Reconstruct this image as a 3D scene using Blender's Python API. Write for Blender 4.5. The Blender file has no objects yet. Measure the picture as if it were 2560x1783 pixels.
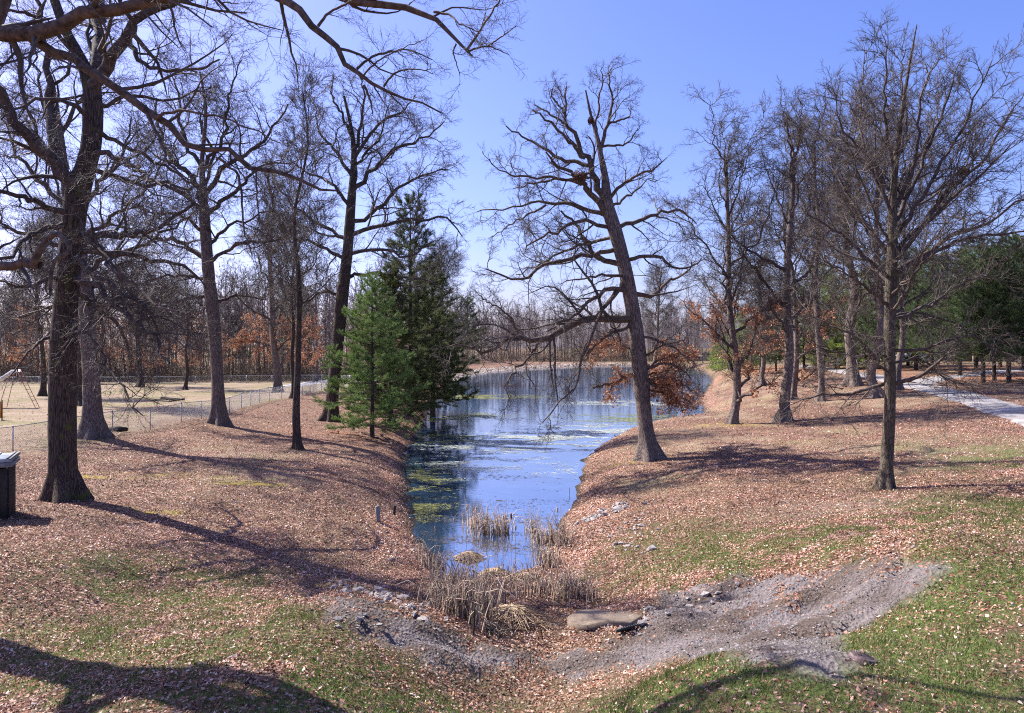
import bpy, math
import numpy as np
from mathutils import Vector

rng = np.random.default_rng(11)
scene = bpy.context.scene
COL = scene.collection

# ------------------------------------------------------------------ camera, light, exposure
F, CX, CY, H = 1828.0, 1280.0, 864.0, 7.0       # focal length and horizon of the 2560 px wide photograph, eye height over the water
cam_d = bpy.data.cameras.new("camera")
cam = bpy.data.objects.new("camera", cam_d)
COL.objects.link(cam)
cam.location = (0, 0, H)
cam.rotation_euler = (math.radians(90), 0, 0)
cam_d.sensor_width = 36
cam_d.lens = 36 * F / 2560
cam_d.shift_y = -27.5 / 2560
cam_d.clip_start = 0.1
cam_d.clip_end = 3000
scene.camera = cam

SUN_EL = math.radians(46)
SH = math.radians(-28)                           # direction in which shadows run over the ground
sunv = Vector((-math.cos(SH) * math.cos(SUN_EL), -math.sin(SH) * math.cos(SUN_EL), math.sin(SUN_EL)))
sd = bpy.data.lights.new("sun", 'SUN')
sd.energy = 5.0
sd.angle = math.radians(0.53)
sd.color = (1.0, 0.955, 0.90)
so = bpy.data.objects.new("sun", sd)
COL.objects.link(so)
so.rotation_euler = sunv.to_track_quat('Z', 'Y').to_euler()
so.location = (-60, 40, 60)

world = bpy.data.worlds.new("World")
scene.world = world
world.use_nodes = True
wn = world.node_tree
wn.nodes.clear()
sky = wn.nodes.new('ShaderNodeTexSky')
sky.sky_type = 'NISHITA'
sky.sun_disc = False
sky.sun_elevation = SUN_EL
sky.sun_rotation = math.atan2(sunv.x, sunv.y)
sky.altitude = 200
sky.air_density = 1.0
sky.dust_density = 2.0
sky.ozone_density = 1.0
tint = wn.nodes.new('ShaderNodeMix')
tint.data_type = 'RGBA'
tint.blend_type = 'MULTIPLY'
tint.inputs['Factor'].default_value = 1.0
tint.inputs['B'].default_value = (1.0, 0.965, 1.42, 1)
hsv = wn.nodes.new('ShaderNodeHueSaturation')
hsv.inputs['Saturation'].default_value = 1.10
bg = wn.nodes.new('ShaderNodeBackground')
bg.inputs['Strength'].default_value = 0.079
wo = wn.nodes.new('ShaderNodeOutputWorld')
wn.links.new(sky.outputs['Color'], tint.inputs['A'])
wn.links.new(tint.outputs['Result'], hsv.inputs['Color'])
wn.links.new(hsv.outputs['Color'], bg.inputs['Color'])
wn.links.new(bg.outputs['Background'], wo.inputs['Surface'])

scene.view_settings.view_transform = 'Standard'
scene.view_settings.look = 'None'
scene.view_settings.exposure = 1.22
scene.view_settings.gamma = 1.0
scene.view_settings.use_curve_mapping = False
scene.render.engine = 'CYCLES'
scene.cycles.max_bounces = 6
scene.cycles.diffuse_bounces = 3
scene.cycles.use_denoising = False
scene.cycles.pixel_filter_type = 'BLACKMAN_HARRIS'
scene.cycles.filter_width = 1.1
scene.cycles.sample_clamp_indirect = 4

# ------------------------------------------------------------------ helpers
def A(*v):
    return np.array(v, dtype=float)

def W(px, py, D):
    return A((px - CX) / F * D, D, H - (py - CY) / F * D)

def G(px, py, z):
    D = F * (H - z) / (py - CY)
    return A((px - CX) / F * D, D, z)

def tag(o, label=None, cat=None, group=None, kind=None):
    if label: o['label'] = label
    if cat: o['category'] = cat
    if group: o['group'] = group
    if kind: o['kind'] = kind
    return o

def empty(name, loc=(0, 0, 0), rz=0.0):
    o = bpy.data.objects.new(name, None)
    o.empty_display_size = 0.3
    COL.objects.link(o)
    o.location = tuple(loc)
    o.rotation_euler = (0, 0, rz)
    return o

def copy_tree(o, parent=None):
    c = o.copy()
    COL.objects.link(c)
    c.parent = parent
    for ch in list(o.children):
        copy_tree(ch, c)
    return c

def np_mesh(name, V, faces, mat, parent=None, smooth=False, attrs=None):
    """faces: list of int arrays (M,k)."""
    me = bpy.data.meshes.new(name)
    V = np.asarray(V, dtype=np.float32)
    faces = [np.asarray(f, dtype=np.int32) for f in faces if len(f)]
    loops = np.concatenate([f.ravel() for f in faces])
    sizes = np.concatenate([np.full(len(f), f.shape[1], dtype=np.int32) for f in faces])
    starts = np.concatenate([[0], np.cumsum(sizes)[:-1]]).astype(np.int32)
    me.vertices.add(len(V))
    me.vertices.foreach_set('co', V.ravel())
    me.loops.add(len(loops))
    me.loops.foreach_set('vertex_index', loops)
    me.polygons.add(len(sizes))
    me.polygons.foreach_set('loop_start', starts)
    me.polygons.foreach_set('loop_total', sizes)
    if smooth:
        me.polygons.foreach_set('use_smooth', np.ones(len(sizes), dtype=bool))
    if attrs:
        for an, (typ, dat) in attrs.items():
            at = me.attributes.new(an, typ, 'POINT')
            if typ == 'FLOAT':
                at.data.foreach_set('value', np.asarray(dat, dtype=np.float32).ravel())
            else:
                d = np.asarray(dat, dtype=np.float32)
                if d.shape[1] == 3:
                    d = np.concatenate([d, np.ones((len(d), 1), np.float32)], 1)
                at.data.foreach_set('color', d.ravel())
    me.update(calc_edges=True)
    me.materials.append(mat)
    o = bpy.data.objects.new(name, me)
    COL.objects.link(o)
    if parent is not None:
        o.parent = parent
    return o

class MB:
    """collects simple solids into one mesh"""
    def __init__(s):
        s.V, s.Q, s.n = [], [], 0
        s.T = []
    def add(s, v, q=(), t=()):
        s.V.append(np.asarray(v, float))
        if len(q): s.Q.append(np.asarray(q, int) + s.n)
        if len(t): s.T.append(np.asarray(t, int) + s.n)
        s.n += len(v)
    def box(s, c, size, rz=0.0, bev=0.0):
        cx, cy, cz = c; hx, hy, hz = [a / 2 for a in size]
        v = []
        if bev <= 0:
            for z in (-hz, hz):
                for x, y in ((-hx, -hy), (hx, -hy), (hx, hy), (-hx, hy)):
                    v.append((x, y, z))
            q = [(0, 3, 2, 1), (4, 5, 6, 7), (0, 1, 5, 4), (1, 2, 6, 5), (2, 3, 7, 6), (3, 0, 4, 7)]
        else:
            b = bev
            for z, i in ((-hz, b), (-hz + b, 0), (hz - b, 0), (hz, b)):
                for x, y in ((-hx + i, -hy + i), (hx - i, -hy + i), (hx - i, hy - i), (-hx + i, hy - i)):
                    v.append((x, y, z))
            q = [(0, 3, 2, 1), (12, 13, 14, 15)]
            for k in range(3):
                for j in range(4):
                    q.append((4 * k + j, 4 * k + (j + 1) % 4, 4 * k + 4 + (j + 1) % 4, 4 * k + 4 + j))
        v = np.array(v, float)
        c_, s_ = math.cos(rz), math.sin(rz)
        x, y = v[:, 0].copy(), v[:, 1].copy()
        v[:, 0] = x * c_ - y * s_; v[:, 1] = x * s_ + y * c_
        s.add(v + A(cx, cy, cz), q)
    def tube(s, pts, r, sides=8, cap=True):
        P = np.asarray(pts, float)[None]
        R = np.broadcast_to(np.asarray(r, float), (P.shape[1],))[None]
        v, q = tube_batch(P, R, sides)
        off = len(v)
        t = []
        if cap:
            v = np.concatenate([v, P[0, :1], P[0, -1:]])
            for j in range(sides):
                t.append((off, (j + 1) % sides, j))
                b = off - sides
                t.append((off + 1, b + j, b + (j + 1) % sides))
        s.add(v, q, t)
    def build(s, name, mat, parent=None, smooth=False):
        fs = []
        if s.Q: fs.append(np.concatenate(s.Q))
        if s.T: fs.append(np.concatenate(s.T))
        return np_mesh(name, np.concatenate(s.V), fs, mat, parent, smooth)

def norm(v):
    return v / np.maximum(np.linalg.norm(v, axis=-1, keepdims=True), 1e-9)

def tube_batch(P, R, sides, lobes=None, tip=False):
    """P (N,n,3), R (N,n) -> verts, quads; parallel transported rings"""
    N, n, _ = P.shape
    T = np.empty_like(P)
    T[:, 1:-1] = P[:, 2:] - P[:, :-2]
    T[:, 0] = P[:, 1] - P[:, 0]
    T[:, -1] = P[:, -1] - P[:, -2]
    T = norm(T)
    ref = np.where(np.abs(T[:, 0, 2:3]) > 0.9, A(1, 0, 0), A(0, 0, 1))
    U = np.empty_like(P)
    u = norm(np.cross(ref, T[:, 0]))
    U[:, 0] = u
    for i in range(1, n):
        u = u - T[:, i] * np.sum(u * T[:, i], -1, keepdims=True)
        u = norm(u)
        U[:, i] = u
    B = np.cross(T, U)
    a = np.arange(sides) * 2 * math.pi / sides
    RR = R[:, :, None] * np.ones(sides)
    if lobes is not None:
        RR = RR * lobes
    V = P[:, :, None, :] + RR[..., None] * (np.cos(a)[None, None, :, None] * U[:, :, None, :] + np.sin(a)[None, None, :, None] * B[:, :, None, :])
    idx = np.arange(N * n * sides).reshape(N, n, sides)
    q = np.stack([idx[:, :-1], np.roll(idx, -1, 2)[:, :-1], np.roll(idx, -1, 2)[:, 1:], idx[:, 1:]], -1).reshape(-1, 4)
    if tip:                                       # the last ring closes to one point
        V = V.copy(); V[:, -1] = P[:, -1][:, None]
    return V.reshape(-1, 3), q

# --- sprays: small forked twig ends and needle tufts, set on crowns by geometry nodes
SPRAYS = {}
def spray_group(key):
    if key in SPRAYS: return SPRAYS[key][1]
    objs = SPRAYS[key + '_src']
    ng = bpy.data.node_groups.new('sprays_' + key, 'GeometryNodeTree')
    ng.interface.new_socket('Geometry', in_out='INPUT', socket_type='NodeSocketGeometry')
    ng.interface.new_socket('Geometry', in_out='OUTPUT', socket_type='NodeSocketGeometry')
    gi = ng.nodes.new('NodeGroupInput'); go = ng.nodes.new('NodeGroupOutput')
    jn = ng.nodes.new('GeometryNodeJoinGeometry')
    def named(n, t):
        a = ng.nodes.new('GeometryNodeInputNamedAttribute'); a.data_type = t; a.inputs['Name'].default_value = n; return a
    rot, sc, var = named('srot', 'FLOAT_VECTOR'), named('ssc', 'FLOAT'), named('svar', 'FLOAT')
    e2r = ng.nodes.new('FunctionNodeEulerToRotation'); ng.links.new(rot.outputs['Attribute'], e2r.inputs[0])
    for k, ob in enumerate(objs):
        oi = ng.nodes.new('GeometryNodeObjectInfo'); oi.inputs['Object'].default_value = ob; oi.inputs['As Instance'].default_value = True
        cp = ng.nodes.new('FunctionNodeCompare'); cp.data_type = 'FLOAT'; cp.operation = 'EQUAL'
        cp.inputs['A'].default_value = 0; cp.inputs['B'].default_value = k + 1; cp.inputs['Epsilon'].default_value = .3
        ng.links.new(var.outputs['Attribute'], cp.inputs['A'])
        ip = ng.nodes.new('GeometryNodeInstanceOnPoints')
        ng.links.new(gi.outputs[0], ip.inputs['Points']); ng.links.new(cp.outputs[0], ip.inputs['Selection'])
        ng.links.new(oi.outputs['Geometry'], ip.inputs['Instance']); ng.links.new(e2r.outputs[0], ip.inputs['Rotation']); ng.links.new(sc.outputs['Attribute'], ip.inputs['Scale'])
        ng.links.new(ip.outputs['Instances'], jn.inputs[0])
    ng.links.new(gi.outputs[0], jn.inputs[0])
    ng.links.new(jn.outputs[0], go.inputs[0])
    SPRAYS[key] = (objs, ng)
    return ng

def crown_object(name, V, faces, mat, root, SP, SD, SS, key, rg, smooth=True, col=None):
    """branch mesh plus spray points at SP, along SD, of length SS"""
    nv, ns = len(V), len(SP)
    d = norm(SD)
    rot = np.column_stack([np.arccos(np.clip(d[:, 2], -1, 1)), np.zeros(ns), np.arctan2(d[:, 0], -d[:, 1])])
    allV = np.concatenate([V, SP])
    z = np.zeros(nv)
    nvar = len(SPRAYS[key + '_src'])
    at = {'ssc': ('FLOAT', np.concatenate([z, SS])), 'svar': ('FLOAT', np.concatenate([z, rg.integers(1, nvar + 1, ns).astype(float)])),
          'srx': ('FLOAT', z[:0])}
    del at['srx']
    o = np_mesh(name, allV, faces, mat, root, smooth, attrs=at)
    a = o.data.attributes.new('srot', 'FLOAT_VECTOR', 'POINT')
    a.data.foreach_set('vector', np.concatenate([np.zeros((nv, 3)), rot]).astype(np.float32).ravel())
    md = o.modifiers.new('sprays', 'NODES'); md.node_group = spray_group(key)
    o['kind'] = 'stuff'
    return o

def hash2(ix, iy, seed):
    h = (ix.astype(np.int64) * 374761393 + iy.astype(np.int64) * 668265263 + seed * 974711) & 0xffffffff
    h = ((h ^ (h >> 13)) * 1274126177) & 0xffffffff
    h = h ^ (h >> 16)
    return (h & 0xffff) / 65535.0

def vnoise(x, y, seed=0):
    ix, iy = np.floor(x), np.floor(y)
    fx, fy = x - ix, y - iy
    fx = fx * fx * (3 - 2 * fx); fy = fy * fy * (3 - 2 * fy)
    ix = ix.astype(np.int64); iy = iy.astype(np.int64)
    a = hash2(ix, iy, seed); b = hash2(ix + 1, iy, seed)
    c = hash2(ix, iy + 1, seed); d = hash2(ix + 1, iy + 1, seed)
    return (a * (1 - fx) + b * fx) * (1 - fy) + (c * (1 - fx) + d * fx) * fy

def fbm(x, y, seed=0, octv=4):
    s, a, t = 0, 0.5, 0
    for k in range(octv):
        s = s + a * vnoise(x * 2 ** k, y * 2 ** k, seed + 17 * k); t += a; a *= 0.5
    return s / t

def sstep(a, b, x):
    t = np.clip((x - a) / (b - a), 0, 1)
    return t * t * (3 - 2 * t)

# ------------------------------------------------------------------ materials
def mat_new(name):
    m = bpy.data.materials.new(name)
    m.use_nodes = True
    nt = m.node_tree
    b = nt.nodes['Principled BSDF']
    return m, nt, b

def nd(nt, t, **kw):
    n = nt.nodes.new(t)
    for k, v in kw.items():
        if k in n.inputs.keys(): n.inputs[k].default_value = v
        else: setattr(n, k, v)
    return n

def ramp(nt, fac, stops):
    r = nt.nodes.new('ShaderNodeValToRGB')
    e = r.color_ramp.elements
    e[0].position, e[0].color = stops[0][0], (*stops[0][1], 1)
    e[1].position, e[1].color = stops[-1][0], (*stops[-1][1], 1)
    for p, c in stops[1:-1]:
        x = e.new(p); x.color = (*c, 1)
    nt.links.new(fac, r.inputs['Fac'])
    return r.outputs['Color']

def mat_simple(name, c1, c2, scale=6.0, rough=0.8, metal=0.0, bump=0.0, spec=0.3, stretch=(1, 1, 1)):
    m, nt, b = mat_new(name)
    tc = nd(nt, 'ShaderNodeTexCoord')
    mp = nd(nt, 'ShaderNodeMapping'); mp.inputs['Scale'].default_value = stretch
    nz = nd(nt, 'ShaderNodeTexNoise', Scale=scale, Detail=6.0)
    nt.links.new(tc.outputs['Object'], mp.inputs['Vector'])
    nt.links.new(mp.outputs['Vector'], nz.inputs['Vector'])
    c = ramp(nt, nz.outputs['Fac'], [(0.3, c1), (0.7, c2)])
    nt.links.new(c, b.inputs['Base Color'])
    b.inputs['Roughness'].default_value = rough
    b.inputs['Metallic'].default_value = metal
    b.inputs['Specular IOR Level'].default_value = spec
    if bump:
        bp = nd(nt, 'ShaderNodeBump', Strength=bump, Distance=0.02)
        nt.links.new(nz.outputs['Fac'], bp.inputs['Height'])
        nt.links.new(bp.outputs['Normal'], b.inputs['Normal'])
    return m

def mat_bark(name, dark, light, moss=0.0, scale=1.0):
    m, nt, b = mat_new(name)
    tc = nd(nt, 'ShaderNodeTexCoord')
    mp = nd(nt, 'ShaderNodeMapping'); mp.inputs['Scale'].default_value = (26 * scale, 26 * scale, 3.0 * scale)
    n1 = nd(nt, 'ShaderNodeTexNoise', Scale=1.0, Detail=5.0, Distortion=0.6)
    nt.links.new(tc.outputs['Object'], mp.inputs['Vector'])
    nt.links.new(mp.outputs['Vector'], n1.inputs['Vector'])
    mp2 = nd(nt, 'ShaderNodeMapping'); mp2.inputs['Scale'].default_value = (20 * scale, 20 * scale, 2.2 * scale)
    v1 = nd(nt, 'ShaderNodeTexVoronoi', feature='DISTANCE_TO_EDGE', Scale=1.0)
    nt.links.new(tc.outputs['Object'], mp2.inputs['Vector'])
    nt.links.new(mp2.outputs['Vector'], v1.inputs['Vector'])
    big = nd(nt, 'ShaderNodeTexNoise', Scale=0.9, Detail=4.0)
    nt.links.new(tc.outputs['Object'], big.inputs['Vector'])
    mul = nd(nt, 'ShaderNodeMath', operation='MULTIPLY'); mul.inputs[1].default_value = 2.6
    nt.links.new(v1.outputs['Distance'], mul.inputs[0])
    add = nd(nt, 'ShaderNodeMath', operation='ADD', use_clamp=True)
    nt.links.new(mul.outputs[0], add.inputs[0]); nt.links.new(n1.outputs['Fac'], add.inputs[1])
    c = ramp(nt, add.outputs[0], [(0.35, dark), (1.0, light)])
    mx = nd(nt, 'ShaderNodeMix', data_type='RGBA', blend_type='MULTIPLY')
    mx.inputs['Factor'].default_value = 0.6
    c2 = ramp(nt, big.outputs['Fac'], [(0.3, (0.62, 0.58, 0.60)), (0.7, (1.25, 1.2, 1.12))])
    nt.links.new(c, mx.inputs['A']); nt.links.new(c2, mx.inputs['B'])
    out = mx.outputs['Result']
    if moss > 0:
        n3 = nd(nt, 'ShaderNodeTexNoise', Scale=2.2, Detail=5.0)
        nt.links.new(tc.outputs['Object'], n3.inputs['Vector'])
        mr = nd(nt, 'ShaderNodeMapRange'); mr.inputs['From Min'].default_value = 0.60 - moss * 0.1; mr.inputs['From Max'].default_value = 0.72
        nt.links.new(n3.outputs['Fac'], mr.inputs['Value'])
        m3 = nd(nt, 'ShaderNodeMix', data_type='RGBA')
        nt.links.new(mr.outputs['Result'], m3.inputs['Factor'])
        nt.links.new(out, m3.inputs['A']); m3.inputs['B'].default_value = (0.10, 0.11, 0.03, 1)
        out = m3.outputs['Result']
    nt.links.new(out, b.inputs['Base Color'])
    b.inputs['Roughness'].default_value = 0.9
    b.inputs['Specular IOR Level'].default_value = 0.15
    bp = nd(nt, 'ShaderNodeBump', Strength=1.0, Distance=0.035)
    nt.links.new(add.outputs[0], bp.inputs['Height'])
    nt.links.new(bp.outputs['Normal'], b.inputs['Normal'])
    return m

def mat_attr(name, attr='col', rough=0.8, trans=0.0, spec=0.2):
    m, nt, b = mat_new(name)
    at = nd(nt, 'ShaderNodeAttribute', attribute_name=attr)
    nt.links.new(at.outputs['Color'], b.inputs['Base Color'])
    b.inputs['Roughness'].default_value = rough
    b.inputs['Specular IOR Level'].default_value = spec
    if trans > 0:
        tr = nd(nt, 'ShaderNodeBsdfTranslucent')
        nt.links.new(at.outputs['Color'], tr.inputs['Color'])
        mx = nd(nt, 'ShaderNodeMixShader'); mx.inputs['Fac'].default_value = trans
        nt.links.new(b.outputs['BSDF'], mx.inputs[1]); nt.links.new(tr.outputs['BSDF'], mx.inputs[2])
        nt.links.new(mx.outputs['Shader'], nt.nodes['Material Output'].inputs['Surface'])
    return m

M = {}
M['bark_dark'] = mat_bark('bark_dark', (0.012, 0.009, 0.008), (0.115, 0.088, 0.075), moss=0.3)
M['bark_grey'] = mat_bark('bark_grey', (0.028, 0.022, 0.020), (0.25, 0.20, 0.175))
M['bark_smooth'] = mat_bark('bark_smooth', (0.03, 0.025, 0.020), (0.17, 0.14, 0.105), moss=0.3, scale=1.5)
M['limb'] = mat_simple('limb_bark', (0.032, 0.024, 0.020), (0.14, 0.105, 0.09), 9, 0.88, bump=0.5)
M['limb_warm'] = mat_simple('limb_bark_warm', (0.04, 0.028, 0.021), (0.18, 0.125, 0.09), 9, 0.88, bump=0.5)
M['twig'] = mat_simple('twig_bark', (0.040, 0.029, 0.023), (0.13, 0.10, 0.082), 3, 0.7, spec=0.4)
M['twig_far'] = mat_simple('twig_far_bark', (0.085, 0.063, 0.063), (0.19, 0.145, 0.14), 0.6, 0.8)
M['leaf_tree'] = mat_attr('dry_leaf_on_twig', trans=0.3, rough=0.7)
M['leaf_ground'] = mat_attr('fallen_leaf', trans=0.12, rough=0.62, spec=0.35)
M['needle'] = mat_attr('pine_needle', trans=0.25, rough=0.55, spec=0.35)
M['grass'] = mat_attr('grass_blade', trans=0.25, rough=0.6)
M['reed'] = mat_attr('dry_reed', trans=0.2, rough=0.65)
M['algae'] = mat_attr('pond_algae', rough=0.6)
M['stone'] = mat_simple('stone', (0.15, 0.13, 0.12), (0.38, 0.34, 0.31), 5, 0.85, bump=0.6)
M['pebble'] = mat_attr('pebble', rough=0.85)
M['slab'] = mat_simple('concrete_slab', (0.17, 0.145, 0.13), (0.30, 0.26, 0.24), 7, 0.9, bump=0.7)
M['sandstone'] = mat_simple('tan_slab', (0.17, 0.125, 0.085), (0.27, 0.21, 0.15), 9, 0.9, bump=0.4)
M['iron'] = mat_simple('rusty_iron', (0.07, 0.045, 0.045), (0.18, 0.125, 0.125), 14, 0.6, 0.3, bump=0.4)
M['steel'] = mat_simple('galvanised_steel', (0.30, 0.31, 0.33), (0.48, 0.49, 0.51), 8, 0.45, 0.7)
M['wire'] = mat_simple('fence_wire', (0.28, 0.28, 0.29), (0.45, 0.45, 0.46), 8, 0.5, 0.5)
M['red_paint'] = mat_simple('red_paint', (0.26, 0.035, 0.035), (0.38, 0.07, 0.06), 4, 0.5)
M['white_paint'] = mat_simple('white_paint', (0.70, 0.70, 0.72), (0.82, 0.82, 0.84), 3, 0.35)
M['orange_paint'] = mat_simple('orange_paint', (0.75, 0.22, 0.02), (0.85, 0.32, 0.03), 3, 0.5)
M['black_plastic'] = mat_simple('black_plastic', (0.012, 0.012, 0.013), (0.03, 0.03, 0.03), 6, 0.5)
M['wood_old'] = mat_simple('weathered_wood', (0.12, 0.115, 0.115), (0.30, 0.29, 0.29), 6, 0.8, bump=0.5, stretch=(1, 1, 6))
M['wood_dark'] = mat_simple('dark_wood', (0.02, 0.016, 0.013), (0.06, 0.047, 0.037), 6, 0.85, bump=0.4)
M['shed_roof'] = mat_simple('grey_metal_roof', (0.24, 0.27, 0.30), (0.42, 0.46, 0.50), 3, 0.45, 0.3)
M['nest'] = mat_simple('nest_sticks', (0.05, 0.025, 0.015), (0.20, 0.09, 0.05), 20, 0.9)
M['wall_tan'] = mat_simple('tan_siding', (0.36, 0.27, 0.19), (0.45, 0.35, 0.25), 2, 0.8)
M['roof_dark'] = mat_simple('dark_shingle', (0.06, 0.055, 0.055), (0.12, 0.11, 0.11), 4, 0.9)
M['glass_dark'] = mat_simple('window_glass', (0.02, 0.025, 0.03), (0.04, 0.05, 0.06), 1, 0.1, spec=0.6)
M['blue_paint'] = mat_simple('blue_paint', (0.05, 0.14, 0.45), (0.08, 0.2, 0.55), 2, 0.5)
M['head'] = mat_simple('cattail_head', (0.30, 0.20, 0.12), (0.55, 0.42, 0.30), 20, 0.9)
M['head_dark'] = mat_simple('cattail_head_dark', (0.04, 0.022, 0.014), (0.12, 0.07, 0.045), 20, 0.9)

# ------------------------------------------------------------------ terrain
K = 2560 / 2296
pond_px = [(1100, 1287), (1050, 1292), (1000, 1285), (958, 1240), (930, 1180), (917, 1120), (908, 1060), (912, 1010), (940, 975), (962, 925),
           (985, 885), (1012, 858), (1032, 844), (1100, 833), (1200, 825), (1300, 820), (1430, 818.5), (1530, 822), (1578, 832), (1600, 850),
           (1590, 872), (1568, 900), (1580, 925), (1618, 944), (1570, 949), (1460, 955), (1420, 965), (1365, 985), (1332, 1010), (1303, 1040),
           (1300, 1075), (1283, 1130), (1254, 1160), (1228, 1210), (1205, 1262), (1150, 1283)]
pond = np.array([G(x * K, y * K, 0)[:2] for x, y in pond_px])

def poly_sd(poly, x, y):
    d2 = np.full(x.shape, 1e18)
    inside = np.zeros(x.shape, bool)
    n = len(poly)
    for i in range(n):
        ax, ay = poly[i]; bx, by = poly[(i + 1) % n]
        ex, ey = bx - ax, by - ay
        t = np.clip(((x - ax) * ex + (y - ay) * ey) / (ex * ex + ey * ey), 0, 1)
        d2 = np.minimum(d2, (x - ax - t * ex) ** 2 + (y - ay - t * ey) ** 2)
        c = ((ay > y) != (by > y))
        with np.errstate(divide='ignore', invalid='ignore'):
            xi = ex * (y - ay) / (ey if abs(ey) > 1e-9 else 1e-9) + ax
        inside ^= c & (x < xi)
    d = np.sqrt(d2)
    return np.where(inside, -d, d)

ctrl_px = [(162, 1250, 1.6), (232, 1083, 2.0), (548, 1055, 1.75), (745, 1122, 1.15), (838, 1055, 1.1), (690, 980, 1.5), (90, 1118, 1.8),
           (388, 1069, 1.9), (477, 1056, 1.85), (605, 1022, 1.8), (657, 1005, 1.8), (767, 986, 1.7), (825, 971, 1.6), (0, 1060, 1.9), (0, 1000, 1.7), (300, 1000, 1.5),
           (300, 962, 0.7), (0, 975, 0.9), (820, 946, 0.7), (0, 1400, 1.9), (0, 1783, 1.9), (400, 1500, 1.25), (600, 1350, 1.05), (800, 1300, 0.8),
           (850, 1480, 0.9), (850, 1783, 1.6), (1280, 1783, 1.65), (1700, 1783, 1.85), (2560, 1783, 2.7), (1280, 1660, 1.0), (1080, 1620, 0.95),
           (1000, 1200, 0.6), (930, 1092, 0.8), (960, 1250, 0.6),
           (1250, 1545, 0.22), (1390, 1500, 0.18), (1050, 1490, 0.4), (1560, 1560, 0.6), (1600, 1400, 0.65), (1700, 1500, 1.0), (2000, 1500, 1.75),
           (2300, 1450, 2.2), (2560, 1450, 2.7), (2213, 1225, 1.8), (2540, 1225, 2.25), (1622, 1148, 1.0), (1900, 1130, 1.6), (2100, 1150, 1.7),
           (1500, 1250, 0.5), (1800, 1300, 1.3),
           (1830, 1058, 1.35), (1957, 1052, 1.6), (2195, 992, 2.8), (2132, 960, 3.3), (2560, 1035, 2.9), (2380, 985, 3.2), (2250, 950, 3.5), (2060, 920, 3.6),
           (1750, 1000, 0.6), (1906, 960, 2.5), (2458, 956, 3.6), (2560, 905, 4.0), (2100, 905, 3.8), (1850, 915, 2.5), (1700, 905, 1.0)]
ctrl = [G(*c) for c in ctrl_px] + [A(-60, 300, 0.9), A(0, 320, 0.9), A(90, 320, 1.0), A(-200, 250, 0.8), A(250, 250, 3.5), A(-300, 60, 1.8), A(300, 60, 3.5), A(0, -60, 2.2), A(-60, 0, 2.0), A(60, 0, 3.0),
        A(-500, 500, 1), A(500, 500, 2), A(-24, 120, 0.9), A(-18, 150, .8), A(-30, 210, .8)]
ctrl = np.array(ctrl)
BW = 2.2
def bankf(d):
    return 1 - np.exp(-np.maximum(d, 0) / BW)
cz = ctrl[:, 2] / np.maximum(bankf(poly_sd(pond, ctrl[:, 0], ctrl[:, 1])), 0.45)
def kern(r):
    return -np.sqrt(r * r + 4.0)
dm = np.hypot(ctrl[:, None, 0] - ctrl[None, :, 0], ctrl[:, None, 1] - ctrl[None, :, 1])
n_ = len(ctrl)
Am = np.zeros((n_ + 1, n_ + 1)); Am[:n_, :n_] = kern(dm) - np.eye(n_) * 0.4; Am[:n_, n_] = 1; Am[n_, :n_] = 1
wts = np.linalg.solve(Am, np.concatenate([cz, [0]]))

gravel_px = [(700, 1335), (762, 1352), (904, 1384), (993, 1414), (1082, 1441), (1206, 1456), (1330, 1458), (1440, 1410), (1475, 1335), (1560, 1300), (1800, 1286), (1990, 1256), (2088, 1262),
             (2060, 1310), (2000, 1350), (1920, 1385), (1860, 1440), (1900, 1480), (1890, 1520), (1800, 1500), (1650, 1480), (1525, 1480), (1366, 1500), (1277, 1512), (1188, 1492), (1064, 1500), (968, 1490), (922, 1462), (869, 1440), (762, 1412)]
gravel = None
def _approx_ground(px, py):
    """march the pixel's ray down to the terrain"""
    lo = 5.0
    D = np.geomspace(6, 300, 1500)
    x = (px - CX) / F * D; z = H - (py - CY) / F * D
    g = ground_z(x, D, fine=False)
    k = np.argmax(z < g)
    return A(x[k], D[k], g[k])

def ground_z(x, y, fine=True):
    x = np.atleast_1d(np.asarray(x, float)); y = np.atleast_1d(np.asarray(y, float))
    sh = x.shape
    xf, yf = x.ravel(), y.ravel()
    base = np.full(xf.shape, wts[-1])
    for i in range(n_):
        base += wts[i] * kern(np.hypot(xf - ctrl[i, 0], yf - ctrl[i, 1]))
    base = np.maximum(base, 0.25)
    wob = (fbm(xf * 0.9, yf * 0.9, 5, 3) - 0.5) * 0.9 * np.clip(yf / 30, 0.5, 4) ** 0.5
    d = poly_sd(pond, xf, yf) + wob
    z = base * bankf(d)
    if fine:
        z = z + (fbm(xf * 0.35, yf * 0.35, 9, 3) - 0.5) * 0.16 * sstep(0, 3, d)
        z = z + (fbm(xf * 1.6, yf * 1.6, 3, 3) - 0.5) * 0.07 * sstep(0, 1, d)
        if gravel is not None:
            gm = gravel_mask(xf, yf)
            rp = 1 - np.abs(2 * fbm(xf * 0.55 + 1.5 * fbm(xf * .6, yf * .6, 2, 2), yf * 1.9 - xf * .35, 21, 4) - 1) * 2.2
            z = z + gm * (rp * 0.30 - 0.17) - 0.10 * np.exp(-((gm - 0.5) / 0.2) ** 2) * 0.6
    z = np.where(d < 0, -0.06 - 0.22 * (1 - np.exp(d / 1.2)) * 3, z)
    return z.reshape(sh)

def gravel_mask(x, y):
    w = (fbm(x * 1.6, y * 1.6, 31, 4) - 0.5) * 1.0
    return sstep(-0.22, 0.10, -poly_sd(gravel, x, y) + w)

gravel = np.array([_approx_ground(px * K, py * K)[:2] for px, py in gravel_px])

def gz(x, y):
    return float(ground_z(x, y)[0])

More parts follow.
